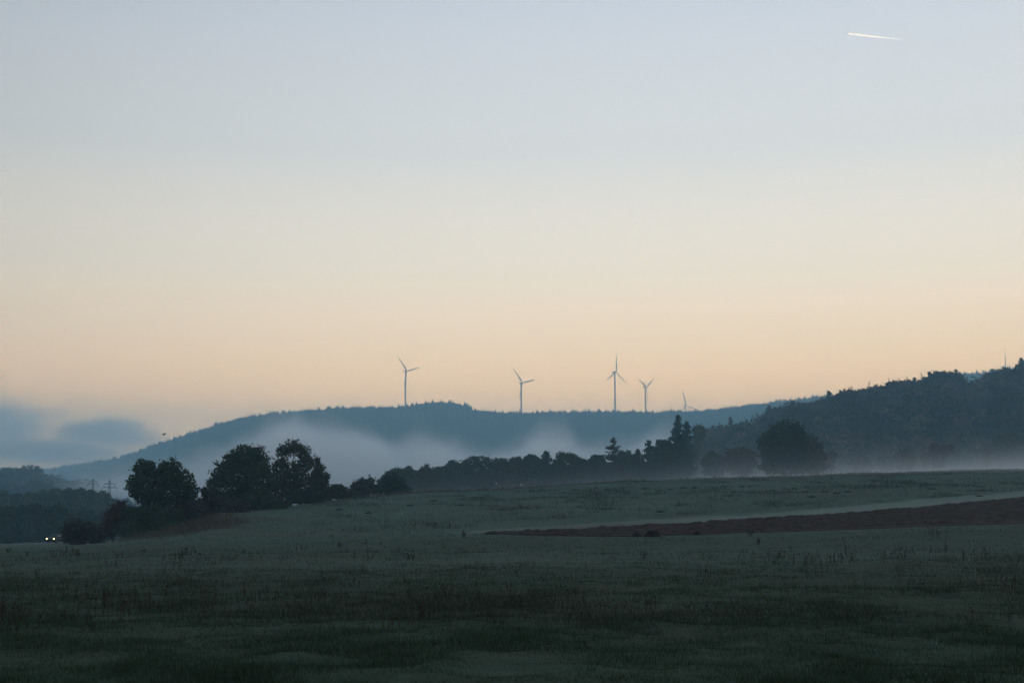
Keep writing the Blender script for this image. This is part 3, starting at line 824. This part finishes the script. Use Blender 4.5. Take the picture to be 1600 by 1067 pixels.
hs = np.where(con, rng.uniform(13, 23, n), rng.uniform(8, 20, n) * (.72 + .62 * fbm(xs / 30, ys / 30)))
wood('hillside_forest', xs, ys, hs, [proto_broad(q) for q in range(6)] + [proto_conifer(q) for q in range(3)], which, WOODLEAF, 4, rng.uniform(.9, 1.4, n))
# far blue ridge: conifer plantation, dense along the skyline
xs1, ys1 = jgrid(rng, -.46, .44, 3720, 3990, 6.5)
xs2, ys2 = jgrid(rng, -.42, .40, 2500, 3720, 13)
xs = np.concatenate([xs1, xs2]); ys = np.concatenate([ys1, ys2]); n = len(xs)
hs = rng.uniform(6, 14, n) + 10.5 * (rng.random(n) < .15) * rng.random(n)
hs *= .78 + .5 * fbm(xs / 70, ys / 200)
wood('ridge_forest', xs, ys, hs, [cone_proto(q) for q in range(3)], rng.integers(0, 3, n), leafmat('ridge_needles', (.018, .028, .020), (.036, .048, .034)), 5, rng.uniform(1.0, 1.8, n))
# low hill on the left
xs, ys = jgrid(rng, -.42, -.235, 1180, 1620, 13.5); n = len(xs)
k = rng.random(n) < .92
xs, ys = xs[k], ys[k]; n = len(xs)
wood('low_hill_forest', xs, ys, rng.uniform(10, 20, n) * (.70 + .7 * fbm(xs / 45, ys / 45)), [proto_broad(20 + q) for q in range(5)], rng.integers(0, 5, n), leafmat('low_hill_leaves', (.018, .026, .016), (.042, .050, .030)), 6, rng.uniform(.95, 1.4, n))
# a few trees that stand out on the skylines
conifer('spruce_tree', 'small pointed spruce sticking out of the right-hand wooded skyline', 'tree', 1297, 611, 14, 1150, size=1.0, nb=120, slope=.42)
conifer('pine_tree', 'flat-crowned pine on the wooded skyline at the picture\'s right edge', 'tree', 1602, 560, 30, 1120, size=1.1, nb=110, gap=.5, slope=.9, skirt=.4)
conifer('spruce_tree', 'dark pointed spruce on the slope skyline above the big dome-shaped tree', 'tree', 1203, 634, 20, 1080, size=1.0, nb=150, slope=.6)
conifer('spruce_tree', 'thin spire-topped spruce on the slope skyline right of the tall spruce pair', 'tree', 1142, 652, 14, 1000, size=.8, nb=120, slope=.3)

# ------------------------------------------------------------------ wind turbines
WHITE = plain('turbine_white', (.62, .63, .63), .45, spec=.4, var=.05, scale=.2)


def blade_mesh(L):
    st = [(0.0, 2.1, 2.1, 0), (.04, 2.1, 2.1, 0), (.12, 3.9, 1.8, .35), (.22, 5.0, 1.4, .28), (.45, 4.2, 1.0, .16), (.7, 3.0, .7, .07), (.9, 2.0, .4, .02), (1.0, .35, .1, 0)]
    th = np.arange(10) / 10 * 2 * math.pi; R = []
    for f, c, t, tw in st:
        x = np.cos(th) * c / 2 + c * .15 * (f > .05); y = np.sin(th) * t / 2
        R.append(np.stack([x * math.cos(tw) - y * math.sin(tw), x * math.sin(tw) + y * math.cos(tw), 0 * th + 1.2 + f * (L - 1.2)], -1))
    V = np.concatenate(R); n = len(st)
    i = np.arange(n - 1)[:, None] * 10; j = np.arange(10)[None]; k = (j + 1) % 10
    return V, np.stack([i + j, i + k, i + 10 + k, i + 10 + j], -1).reshape(-1, 4)


def turbine(u, v, Y, phi, label, yaw=50, L=56):
    hub = P(u, v, Y)
    ax = np.array((math.sin(math.radians(yaw)), -math.cos(math.radians(yaw)), 0.0))   # the way the rotor faces
    hx = np.array((math.cos(math.radians(yaw)), math.sin(math.radians(yaw)), 0.0))
    base = hub - ax * 5.5; gz = H1(base[0], base[1])
    root = thing('wind_turbine', label, 'wind turbine', (base[0], base[1], gz), 0, 'wind turbines on the far ridge')
    hz = hub[2] - gz
    mb = MB(); s = np.linspace(0, 1, 9)
    tube(mb, np.stack([0 * s, 0 * s, s * (hz - 1.8) - 1], -1), 3.0 - 1.05 * s, 18); mb.build('tower', WHITE, root, smooth=True)
    mb = MB()
    prof = [(-9.0, .9), (-8.6, 1.8), (-4, 2.3), (1.5, 2.3), (3.6, 2.0), (4.0, 1.6)]
    tube(mb, [np.array((0, 0, hz)) + ax * a for a, r in prof], [r for a, r in prof], 12); mb.build('nacelle', WHITE, root, smooth=True)
    mb = MB()
    prof = [(4.0, 1.6), (4.6, 2.0), (5.8, 2.0), (6.9, 1.4), (7.5, .5)]
    tube(mb, [np.array((0, 0, hz)) + ax * a for a, r in prof], [r for a, r in prof], 12); hb = mb.build('hub', WHITE, root, smooth=True)
    V, Fq = blade_mesh(L)
    for q in range(3):
        a = math.radians(phi + 120 * q)
        e3 = np.array((0, 0, 1.)) * math.cos(a) + hx * math.sin(a); e1 = np.cross(e3, ax) ; e2 = ax
        W = V[:, :1] * e1 + V[:, 1:2] * e2 + V[:, 2:3] * e3 + np.array((0, 0, hz)) + ax * 5.5
        mb = MB(); mb.add(W, Fq); mb.build('blade', WHITE, root, smooth=True)
    return root


turbine(636, 579.5, 4240, -46, 'white wind turbine standing apart on the ridge left of its rounded top', 51)
turbine(816.5, 598, 4160, -45, 'white wind turbine on the level ridge just right of its rounded top', 44)
turbine(963, 581, 4080, 0, 'tallest white wind turbine on the ridge, one blade pointing straight up', 50)
turbine(1010.5, 604.5, 4480, 52.6, 'shorter white wind turbine right beside the tallest one', 50)
turbine(1072, 633.5, 4950, -17, 'low wind turbine sunk behind the ridge, only its rotor showing', 32)
turbine(1571, 573.5, 4350, 2, 'wind turbine mostly hidden by the right-hand wood, one blade upright above it', 55)

# ------------------------------------------------------------------ pylons
STEEL = plain('galvanised_steel', (.16, .165, .17), .6, metal=.3, var=.2)


def pylon(u, top, Y, arms, label):
    x = ray(u, 760)[0] * Y; z0 = H1(x, Y); h = P(u, top, Y)[2] - z0; k = Y / F
    root = thing('electricity_pylon', label, 'pylon', (x, Y, z0), math.radians(8), 'lattice pylons in the left haze')
    r = .15 * Y / 1150 * (1.5 if Y > 1500 else 1); mb = MB(); b0 = 1.7; w = lambda z: b0 * (1 - z / h) ** 1.15 + .45
    lv = np.linspace(0, h * .97, 10)
    for sx in (-1, 1):
        for sy in (-1, 1):
            tube(mb, [(sx * w(z), sy * w(z), z) for z in lv], r, 4)
    for a, c in zip(lv[:-1], lv[1:]):
        for s in (-1, 1):
            for e in (-1, 1):
                tube(mb, [(-e * w(a), s * w(a), a), (e * w(c), s * w(c), c)], r * .55, 4)
                tube(mb, [(s * w(a), -e * w(a), a), (s * w(c), e * w(c), c)], r * .55, 4)
    tube(mb, [(0, 0, h * .93), (0, 0, h)], (.5, .2), 4)
    mb.build('lattice_mast', STEEL, root)
    for av, aw in arms:
        z = P(u, av, Y)[2] - z0; L = aw * k / 2; mb = MB()
        for s in (-1, 1):
            for sy in (-1, 1):
                tube(mb, [(0, sy * .8, z), (s * L, 0, z + .2)], r * .9, 4)
            tube(mb, [(0, 0, z + 1.3), (s * L, 0, z + .2)], r * .8, 4)
            for f in (.35, .65):
                tube(mb, [(s * L * f, 0, z + .1), (s * L * f, 0, z + 1.3 * (1 - f) + .2 * f)], r * .6, 4)
            tube(mb, [(s * L * .97, 0, z + .2), (s * L * .97, 0, z - 2.4)], .22, 5)
        mb.build('crossarm', STEEL, root)


pylon(48, 724, 1650, [(728.5, 13)], 'faint lattice pylon rising behind the low left hill')
pylon(145, 746.5, 1240, [(752, 12), (756.5, 17)], 'paler of the two neighbouring lattice pylons left of the twin-domed tree')
pylon(171, 748.5, 1130, [(756.5, 17), (762, 23)], 'darker of the two neighbouring lattice pylons, with two wide arms')

# ------------------------------------------------------------------ car
ci = int(np.argmin((ROAD[0] - P(86, 850, 260)[0]) ** 2 + (ROAD[1] - 260) ** 2))
cx_, cy_ = P(86.5, 850, ROAD[1][ci])[0], ROAD[1][ci]
hd = -ROAD[2][ci]
car = thing('car', 'dark car with its headlights on, coming along the road at the left', 'car', (cx_, cy_, H1(cx_, cy_) + .15), math.radians(-8))
PAINT = plain('dark_car_paint', (.012, .013, .016), .5, spec=.25)
GLASS = plain('car_glass', (.015, .018, .02), .15, spec=.4)
RUB = plain('tyre_rubber', (.012, .012, .012), .9, var=.2); RIM = plain('wheel_rim', (.35, .35, .36), .35, metal=.8)
mb = MB()   # local: -y is the front
sec = [(-2.15, .28, .62, .78), (-2.0, .22, .80, .86), (-1.2, .20, .95, .90), (-.85, .20, 1.0, .91), (1.6, .20, 1.02, .91), (2.05, .24, .98, .86), (2.2, .32, .80, .80)]
ring = []
for y, zl, zh, w in sec:
    ring.append([(-w * .94, y, zl), (-w, y, zl + .15), (-w, y, zh - .18), (-w * .88, y, zh), (w * .88, y, zh), (w, y, zh - .18), (w, y, zl + .15), (w * .94, y, zl)])
V = np.array(ring).reshape(-1, 3); n = len(sec)
fs = [[a * 8 + b_, a * 8 + (b_ + 1) % 8, a * 8 + 8 + (b_ + 1) % 8, a * 8 + 8 + b_] for a in range(n - 1) for b_ in range(8)]
mb.add(V, fs); mb.add(np.array(ring[0]), [list(range(8))]); mb.add(np.array(ring[-1]), [list(range(7, -1, -1))])
rf = [(-.62, 1.42, .60), (-.2, 1.48, .63), (.8, 1.47, .62), (1.35, 1.38, .58)]
V = [];
for y, z, w in rf: V += [(-w, y, z), (w, y, z), (-w, y, z - .05), (w, y, z - .05)]
mb.add(np.array(V), [f for a in range(3) for f in ([a * 4, a * 4 + 1, a * 4 + 5, a * 4 + 4], [a * 4 + 2, a * 4 + 6, a * 4 + 7, a * 4 + 3], [a * 4, a * 4 + 4, a * 4 + 6, a * 4 + 2], [a * 4 + 1, a * 4 + 3, a * 4 + 7, a * 4 + 5])])
for s in (-1, 1):
    tube(mb, [(s * .84, -1.0, .97), (s * .62, -.60, 1.40)], .045, 5); tube(mb, [(s * .84, 1.85, .98), (s * .58, 1.36, 1.36)], .06, 5); tube(mb, [(s * .85, .3, .98), (s * .63, .3, 1.44)], .045, 5)
mb.build('body', PAINT, car)
mb = MB(); mb.add([(-.80, -.97, .985), (.80, -.97, .985), (.58, -.60, 1.40), (-.58, -.60, 1.40)], [[0, 1, 2, 3]]); mb.build('windscreen', GLASS, car)
mb = MB(); mb.add([(-.78, 1.82, .985), (.78, 1.82, .985), (.55, 1.36, 1.35), (-.55, 1.36, 1.35)], [[3, 2, 1, 0]]); mb.build('rear_window', GLASS, car)
for s in (-1, 1):
    mb = MB(); mb.add([(s * .83, -.92, .985), (s * .83, 1.78, .985), (s * .58, 1.34, 1.36), (s * .62, -.56, 1.40)], [[0, 1, 2, 3]]); mb.build('side_window', GLASS, car)
    mb = MB(); ellipsoid(mb, (s * 1.0, -.72, 1.02), (.13, .07, .09)); mb.build('wing_mirror', PAINT, car, smooth=True)
LAMP, nt, b, out = mat('lit_headlight')
b.inputs['Base Color'].default_value = (.9, .85, .75, 1); b.inputs['Emission Color'].default_value = (1, .68, .34, 1); b.inputs['Emission Strength'].default_value = 6
for s in (-1, 1):
    mb = MB(); ellipsoid(mb, (s * .66, -2.09, .66), (.13, .08, .12)); mb.build('headlight', LAMP, car, smooth=True)
mb = MB(); box(mb, (0, -2.17, .58), (.8, .05, .2)); mb.build('grille', RUB, car)
for s in (-1, 1):
    for y in (-1.3, 1.35):
        mb = MB(); th = np.linspace(0, 2 * math.pi, 17)[:-1]
        tube(mb, [(s * .70, y, .31), (s * .74, y, .31), (s * .88, y, .31), (s * .92, y, .31)], (.27, .31, .31, .27), 18); w_ = mb.build('wheel', RUB, car)
        mb = MB(); tube(mb, [(s * .90, y, .31), (s * .935, y, .31)], (.2, .16), 12); mb.build('rim', RIM, w_)

# ------------------------------------------------------------------ bird
bc = P(256.5, 679, 190)
mb = MB(); tube(mb, [(-.20, 0, .03), (-.13, 0, .02), (-.02, 0, 0), (.08, 0, 0), (.15, 0, .03), (.19, 0, .04), (.24, 0, .03)], (.025, .04, .075, .075, .045, .04, .008), 10)
for s in (-1, 1):
    mb.add([(.07, s * .04, .04), (-.06, s * .04, .03), (-.05, s * .22, .15), (.09, s * .20, .17), (-.10, s * .42, .09), (0, s * .46, .11),
            (.07, s * .04, .06), (-.06, s * .04, .045), (-.05, s * .22, .165), (.09, s * .20, .19), (-.10, s * .42, .1), (0, s * .46, .125)],
           [[0, 1, 2, 3], [3, 2, 4, 5], [6, 9, 8, 7], [9, 11, 10, 8], [0, 3, 9, 6], [3, 5, 11, 9], [1, 7, 8, 2], [2, 8, 10, 4]])
mb.add([(-.19, -.02, .035), (-.19, .02, .035), (-.33, .07, .04), (-.33, -.07, .04), (-.26, 0, .055)], [[0, 1, 2, 3], [0, 4, 1], [1, 4, 2], [2, 4, 3], [3, 4, 0]])
o = mb.build('bird', plain('black_feathers', (.012, .012, .013), .8, var=.3, scale=20), smooth=False)
o.location = bc; o.rotation_euler = (math.radians(18), math.radians(-20), math.radians(-35)); o.scale = (1.1,) * 3
tag(o, 'small black bird flying beside the left end of the blue ridge', 'bird')

# ------------------------------------------------------------------ aeroplane and its trail
pa = P(1322, 52.3, 26000); pb = P(1416, 63.2, 26800)
dirp = pa - pb; LEN = np.linalg.norm(dirp); dirp /= LEN
pl = thing('aeroplane', 'tiny airliner at the bright tip of the vapour trail', 'aeroplane', pa, math.atan2(dirp[1], dirp[0]))
AL = plain('aircraft_skin', (.7, .7, .72), .35, spec=.5)
mb = MB(); prof = [(-34, .6), (-25, 1.8), (-12, 2.8), (22, 2.8), (29, 2.3), (33, .8)]
tube(mb, [(a, 0, 0) for a, r in prof], [r for a, r in prof], 14); mb.build('fuselage', AL, pl, smooth=True)


def slab(pts, t):
    p = np.array(pts, float); q = p.copy(); q[:, 2] += t; n = len(p)
    mb = MB(); mb.add(np.concatenate([p, q]), [[a, (a + 1) % n, n + (a + 1) % n, n + a] for a in range(n)])
    mb.add(p, [list(range(n))[::-1]]); mb.add(q, [list(range(n))]); return mb


for s in (-1, 1):
    w_ = slab([(8, s * 2, -1), (-2, s * 2, -1), (-12, s * 30, 1.5), (-8.5, s * 30, 1.5)], .7).build('wing', AL, pl)
    mb = MB(); tube(mb, [(1, s * 9.5, -2.6), (4, s * 9.5, -2.6), (7, s * 9.5, -2.6)], (1.0, 1.6, 1.5), 12); mb.build('engine', AL, w_)
    slab([(-26, s * .8, .8), (-31, s * .8, .8), (-35, s * 10, 1.5), (-32.5, s * 10, 1.5)], .4).build('tailplane', AL, pl)
mb = MB(); V = np.array([(-24, -.25, 2), (-32, -.25, 1), (-36, -.2, 11), (-33, -.2, 11)]); W = V.copy(); W[:, 1] *= -1
mb.add(np.concatenate([V, W]), [[0, 1, 2, 3], [7, 6, 5, 4], [0, 4, 5, 1], [1, 5, 6, 2], [2, 6, 7, 3], [3, 7, 4, 0]]); mb.build('tail_fin', AL, pl)
m = bpy.data.materials.new('vapour'); m.use_nodes = True; nt = m.node_tree; nt.nodes.remove(nt.nodes['Principled BSDF'])
pv = N(nt, 'ShaderNodeVolumePrincipled'); pv.inputs['Color'].default_value = (.97, .95, .92, 1); pv.inputs['Density'].default_value = .055; pv.inputs['Anisotropy'].default_value = .75
nt.links.new(pv.outputs[0], nt.nodes['Material Output'].inputs['Volume'])
mb = MB(); s = np.linspace(0.03, 1, 60); rg = np.random.default_rng(3)
rad = np.interp(s, [0, .05, .2, .45, .7, .88, 1], [5, 14, 17, 14, 9, 5, .8]) * (1 + .10 * rg.normal(size=60))
tube(mb, np.stack([-s * LEN, rg.normal(size=60) * 2, rg.normal(size=60) * 1.5], -1), rad, 12)
o = mb.build('vapour_trail', m, smooth=True); o.location = pa
o.rotation_euler = (0, -math.asin(dirp[2]), math.atan2(dirp[1], dirp[0]))
tag(o, 'short bright vapour trail fading to the right, high in the sky', 'vapour trail')


# ------------------------------------------------------------------ air, mist and fog
def volbox(name, lo, hi):
    mb = MB(); lo = np.array(lo, float); hi = np.array(hi, float)
    box(mb, (lo + hi) / 2, hi - lo)
    m = bpy.data.materials.new(name + '_air'); m.use_nodes = True; nt = m.node_tree
    nt.nodes.remove(nt.nodes['Principled BSDF'])
    pv = nt.nodes.new('ShaderNodeVolumePrincipled'); nt.links.new(pv.outputs[0], nt.nodes['Material Output'].inputs['Volume'])
    o = tag(mb.build(name, m), kind='stuff')
    tc = N(nt, 'ShaderNodeTexCoord').outputs['Object']; sx = N(nt, 'ShaderNodeSeparateXYZ'); nt.links.new(tc, sx.inputs[0])
    return o, m, nt, pv, tc, sx.outputs


HAZE_D, HAZE_C = 0.00033, (.49, .83, 1.0)
o, m, nt, pv, tc, xyz = volbox('haze', (-6900, -6900, min(-13.5, float(gz.min()) - 1)), (6900, 6900, 565))
pv.inputs['Density'].default_value = HAZE_D; pv.inputs['Color'].default_value = (*HAZE_C, 1)
for n_ in [n_ for n_ in nt.nodes if n_.type in ('TEX_COORD', 'SEPXYZ')]: nt.nodes.remove(n_)

FOG_C = (.99, .97, .96)


def fogmat(nt, pv, dens, color=FOG_C):
    nt.links.new(dens, pv.inputs['Density']); pv.inputs['Color'].default_value = (*color, 1)


# fog filling the valley before the far ridge; its top rolls like the photograph's
o, m, nt, pv, tc, xyz = volbox('valley_fog', (-600, 1250, -12), (420, 1850, 150))
xr = M_(nt, 'DIVIDE', M_(nt, 'ADD', xyz[0], 900.), 1320.)
pts = [(-900, 30), (-560, 40), (-420, 52), (-330, 62), (-265, 80), (-215, 106), (-165, 104), (-135, 92), (-115, 80), (-80, 95), (-58, 90), (-30, 82), (0, 84), (30, 101), (50, 100), (70, 88), (110, 84), (145, 99), (165, 80), (420, 70)]
hgt = ramp(nt, xr, [((a + 900) / 1320, b_ / 200) for a, b_ in pts[:30]], 'EASE')
hgt = M_(nt, 'MULTIPLY', hgt, 200.)
wob = M_(nt, 'ADD', M_(nt, 'MULTIPLY', M_(nt, 'SUBTRACT', noise(nt, .010, 5, tc, .62), .5), 78.), M_(nt, 'MULTIPLY', M_(nt, 'SUBTRACT', noise(nt, .045, 3, tc, .6), .5), 26.))
dd = M_(nt, 'SUBTRACT', M_(nt, 'ADD', hgt, wob), xyz[2])
soft = N(nt, 'ShaderNodeMapRange', interpolation_type='SMOOTHSTEP'); nt.links.new(dd, soft.inputs[0])
soft.inputs[1].default_value = -4; soft.inputs[2].default_value = 30; soft.inputs[3].default_value = 0; soft.inputs[4].default_value = 1
lf = N(nt, 'ShaderNodeMapRange', interpolation_type='SMOOTHSTEP'); nt.links.new(xyz[0], lf.inputs[0]); lf.inputs[1].default_value = -560; lf.inputs[2].default_value = -330
fogmat(nt, pv, M_(nt, 'MULTIPLY', soft.outputs[0], M_(nt, 'MULTIPLY', M_(nt, 'ADD', M_(nt, 'MULTIPLY', M_(nt, 'POWER', noise(nt, .011, 5, tc, .62), 2.), 3.0), .08), M_(nt, 'MULTIPLY', lf.outputs[0], .022))))

# thin mist lying in the hollow behind the crest, on the right
cr = np.array([[MT[i] * MYC[i], MZC[i]] for i in range(len(_M)) if 640 <= _M[i][0] <= 2000]); sl, ic = np.polyfit(cr[:, 0], cr[:, 1], 1)
o, m, nt, pv, tc, xyz = volbox('ground_mist', (-60, 300, -2), (330, 580, 46))
hh = M_(nt, 'SUBTRACT', xyz[2], M_(nt, 'ADD', M_(nt, 'MULTIPLY', xyz[0], sl), ic - 2.2))
hh = M_(nt, 'MAXIMUM', hh, 0.)
wv = M_(nt, 'ADD', M_(nt, 'MULTIPLY', noise(nt, .022, 5, tc, .65), 2.0), .02)
e = M_(nt, 'EXPONENT', M_(nt, 'MULTIPLY', M_(nt, 'DIVIDE', hh, M_(nt, 'MULTIPLY', wv, 2.9)), -1.))
rt = N(nt, 'ShaderNodeMapRange', interpolation_type='SMOOTHSTEP'); nt.links.new(xyz[0], rt.inputs[0]); rt.inputs[1].default_value = -5; rt.inputs[2].default_value = 105; rt.inputs[3].default_value = .16
ent = N(nt, 'ShaderNodeMapRange', interpolation_type='SMOOTHSTEP'); nt.links.new(xyz[1], ent.inputs[0]); ent.inputs[1].default_value = 312; ent.inputs[2].default_value = 415; ent.inputs[3].default_value = .0
fogmat(nt, pv, M_(nt, 'MULTIPLY', M_(nt, 'MULTIPLY', M_(nt, 'MULTIPLY', e, rt.outputs[0]), ent.outputs[0]), .034))

# fog beyond, where the ridge runs out to the left
o, m, nt, pv, tc, xyz = volbox('distant_fog', (-3300, 2400, -12), (-450, 5600, 420))
hz_ = M_(nt, 'SUBTRACT', 300., M_(nt, 'ADD', xyz[2], M_(nt, 'MULTIPLY', M_(nt, 'SUBTRACT', noise(nt, .003, 3, tc), .5), 140.)))
s1 = N(nt, 'ShaderNodeMapRange', interpolation_type='SMOOTHSTEP'); nt.links.new(hz_, s1.inputs[0]); s1.inputs[1].default_value = -20; s1.inputs[2].default_value = 190
xs_ = M_(nt, 'DIVIDE', xyz[0], xyz[1])
s2 = N(nt, 'ShaderNodeMapRange', interpolation_type='SMOOTHSTEP'); nt.links.new(xs_, s2.inputs[0]); s2.inputs[1].default_value = -.20; s2.inputs[2].default_value = -.32
fogmat(nt, pv, M_(nt, 'MULTIPLY', M_(nt, 'MULTIPLY', s1.outputs[0], s2.outputs[0]), .00030), (.80, .90, 1.0))

# low stratus beyond the haze, over the left horizon
c1 = P(-60, 668, 9300); c2 = P(175, 676, 9300)
o, m, nt, pv, tc, xyz = volbox('low_cloud', (P(-260, 668, 9000)[0], 8300, 330), (P(290, 668, 9000)[0], 10300, 1000))
mp = N(nt, 'ShaderNodeMapping'); mp.inputs['Scale'].default_value = (1, 1, 1.6); nt.links.new(tc, mp.inputs[0])
nz = noise(nt, .0034, 6, mp.outputs[0], .62)


def blob(c, r):
    q = None
    for a in range(3):
        v_ = M_(nt, 'POWER', M_(nt, 'ABSOLUTE', M_(nt, 'DIVIDE', M_(nt, 'SUBTRACT', xyz[a], float(c[a])), float(r[a]))), 2.)
        q = v_ if q is None else M_(nt, 'ADD', q, v_)
    return M_(nt, 'SUBTRACT', 1., M_(nt, 'SQRT', q))


p9 = lambda px: px / F * 9300
d1 = blob(P(5, 668, 9300), (p9(78), 800, p9(48))); d2 = blob(P(175, 679, 9300), (p9(92), 800, p9(27))); d3 = blob(P(70, 704, 9300), (p9(170), 800, p9(20)))
dm = M_(nt, 'MAXIMUM', M_(nt, 'MAXIMUM', d1, d2), d3)
dm = M_(nt, 'ADD', dm, M_(nt, 'MULTIPLY', M_(nt, 'SUBTRACT', nz, .5), 2.6))
s1 = N(nt, 'ShaderNodeMapRange', interpolation_type='SMOOTHSTEP'); nt.links.new(dm, s1.inputs[0]); s1.inputs[1].default_value = -.05; s1.inputs[2].default_value = .75
fogmat(nt, pv, M_(nt, 'MULTIPLY', s1.outputs[0], .0034), (1.0, .95, .94))

# ------------------------------------------------------------------ sky, sun
SUN_EL, SUN_AZ = math.radians(-5), math.radians(20)        # just below the horizon, ahead and to the right
w = bpy.data.worlds.new('World'); SC.world = w; w.use_nodes = True; nt = w.node_tree
bg = nt.nodes['Background']; bg.inputs[1].default_value = .1
sky = N(nt, 'ShaderNodeTexSky', sky_type='NISHITA', sun_disc=False); sky.sun_elevation = SUN_EL; sky.sun_rotation = SUN_AZ
tc = N(nt, 'ShaderNodeTexCoord').outputs['Generated']; sx = N(nt, 'ShaderNodeSeparateXYZ'); nt.links.new(tc, sx.inputs[0])
SKY = [(-.2, (.02, .03, .03)), (-.02, (.05, .07, .08)), (.0, (3.6, 2.2, 1.0)), (.06, (3.6, 2.15, .95)), (.095, (3.8, 2.2, .90)), (.135, (2.6, 1.82, 1.06)), (.18, (1.84, 1.53, 1.14)),
       (.26, (1.16, 1.13, 1.07)), (.36, (.87, .91, .99)), (.55, (.76, .90, 1.10)), (1.0, (.60, .78, 1.04))]
col = ramp(nt, M_(nt, 'DIVIDE', M_(nt, 'ADD', sx.outputs[2], .2), 1.2), [((p + .2) / 1.2, c) for p, c in SKY])
# brighter towards the place where the sun will rise
dt = N(nt, 'ShaderNodeVectorMath', operation='DOT_PRODUCT'); nt.links.new(tc, dt.inputs[0]); dt.inputs[1].default_value = (math.sin(SUN_AZ), math.cos(SUN_AZ), 0)
az = N(nt, 'ShaderNodeMapRange'); nt.links.new(dt.outputs['Value'], az.inputs[0])
az.inputs[1].default_value = -1; az.inputs[2].default_value = 1; az.inputs[3].default_value = .66; az.inputs[4].default_value = 1.0
az2 = N(nt, 'ShaderNodeMapRange', interpolation_type='SMOOTHSTEP'); nt.links.new(dt.outputs['Value'], az2.inputs[0])
az2.inputs[1].default_value = .55; az2.inputs[2].default_value = .98; az2.inputs[3].default_value = .64; az2.inputs[4].default_value = 1.05
g = M_(nt, 'MULTIPLY', M_(nt, 'MULTIPLY', az.outputs[0], az2.outputs[0]), 10.)
sc_ = N(nt, 'ShaderNodeVectorMath', operation='SCALE'); nt.links.new(col, sc_.inputs[0]); nt.links.new(g, sc_.inputs['Scale'])
ad = N(nt, 'ShaderNodeVectorMath', operation='ADD'); nt.links.new(sc_.outputs[0], ad.inputs[0]); nt.links.new(sky.outputs[0], ad.inputs[1])
nt.links.new(ad.outputs[0], bg.inputs[0])

sd = bpy.data.lights.new('sun', 'SUN'); sd.energy = 4.5; sd.angle = math.radians(.5); sd.color = (1, .86, .70)
so = bpy.data.objects.new('sun', sd); COL.objects.link(so)
so.rotation_euler = (math.radians(90) - SUN_EL, 0, math.pi - SUN_AZ)

# ------------------------------------------------------------------ camera and render settings
cd = bpy.data.cameras.new('camera'); co = bpy.data.objects.new('camera', cd); COL.objects.link(co); SC.camera = co
cd.lens = 50; cd.sensor_width = 36; cd.clip_start = .5; cd.clip_end = 60000
co.location = (0, 0, CAM_Z); co.rotation_euler = (math.pi / 2 + PITCH, 0, 0)
vs = SC.view_settings; vs.view_transform = 'Standard'; vs.look = 'None'; vs.exposure = 0; vs.gamma = 1
SC.render.engine = 'CYCLES'; cy_s = SC.cycles
cy_s.max_bounces = 7; cy_s.diffuse_bounces = 2; cy_s.glossy_bounces = 1; cy_s.transmission_bounces = 1; cy_s.volume_bounces = 6; cy_s.transparent_max_bounces = 12
cy_s.use_adaptive_sampling = True; cy_s.adaptive_threshold = .015
cy_s.volume_step_rate = 1.0; cy_s.volume_max_steps = 128
cy_s.use_denoising = True
cy_s.sample_clamp_indirect = 4
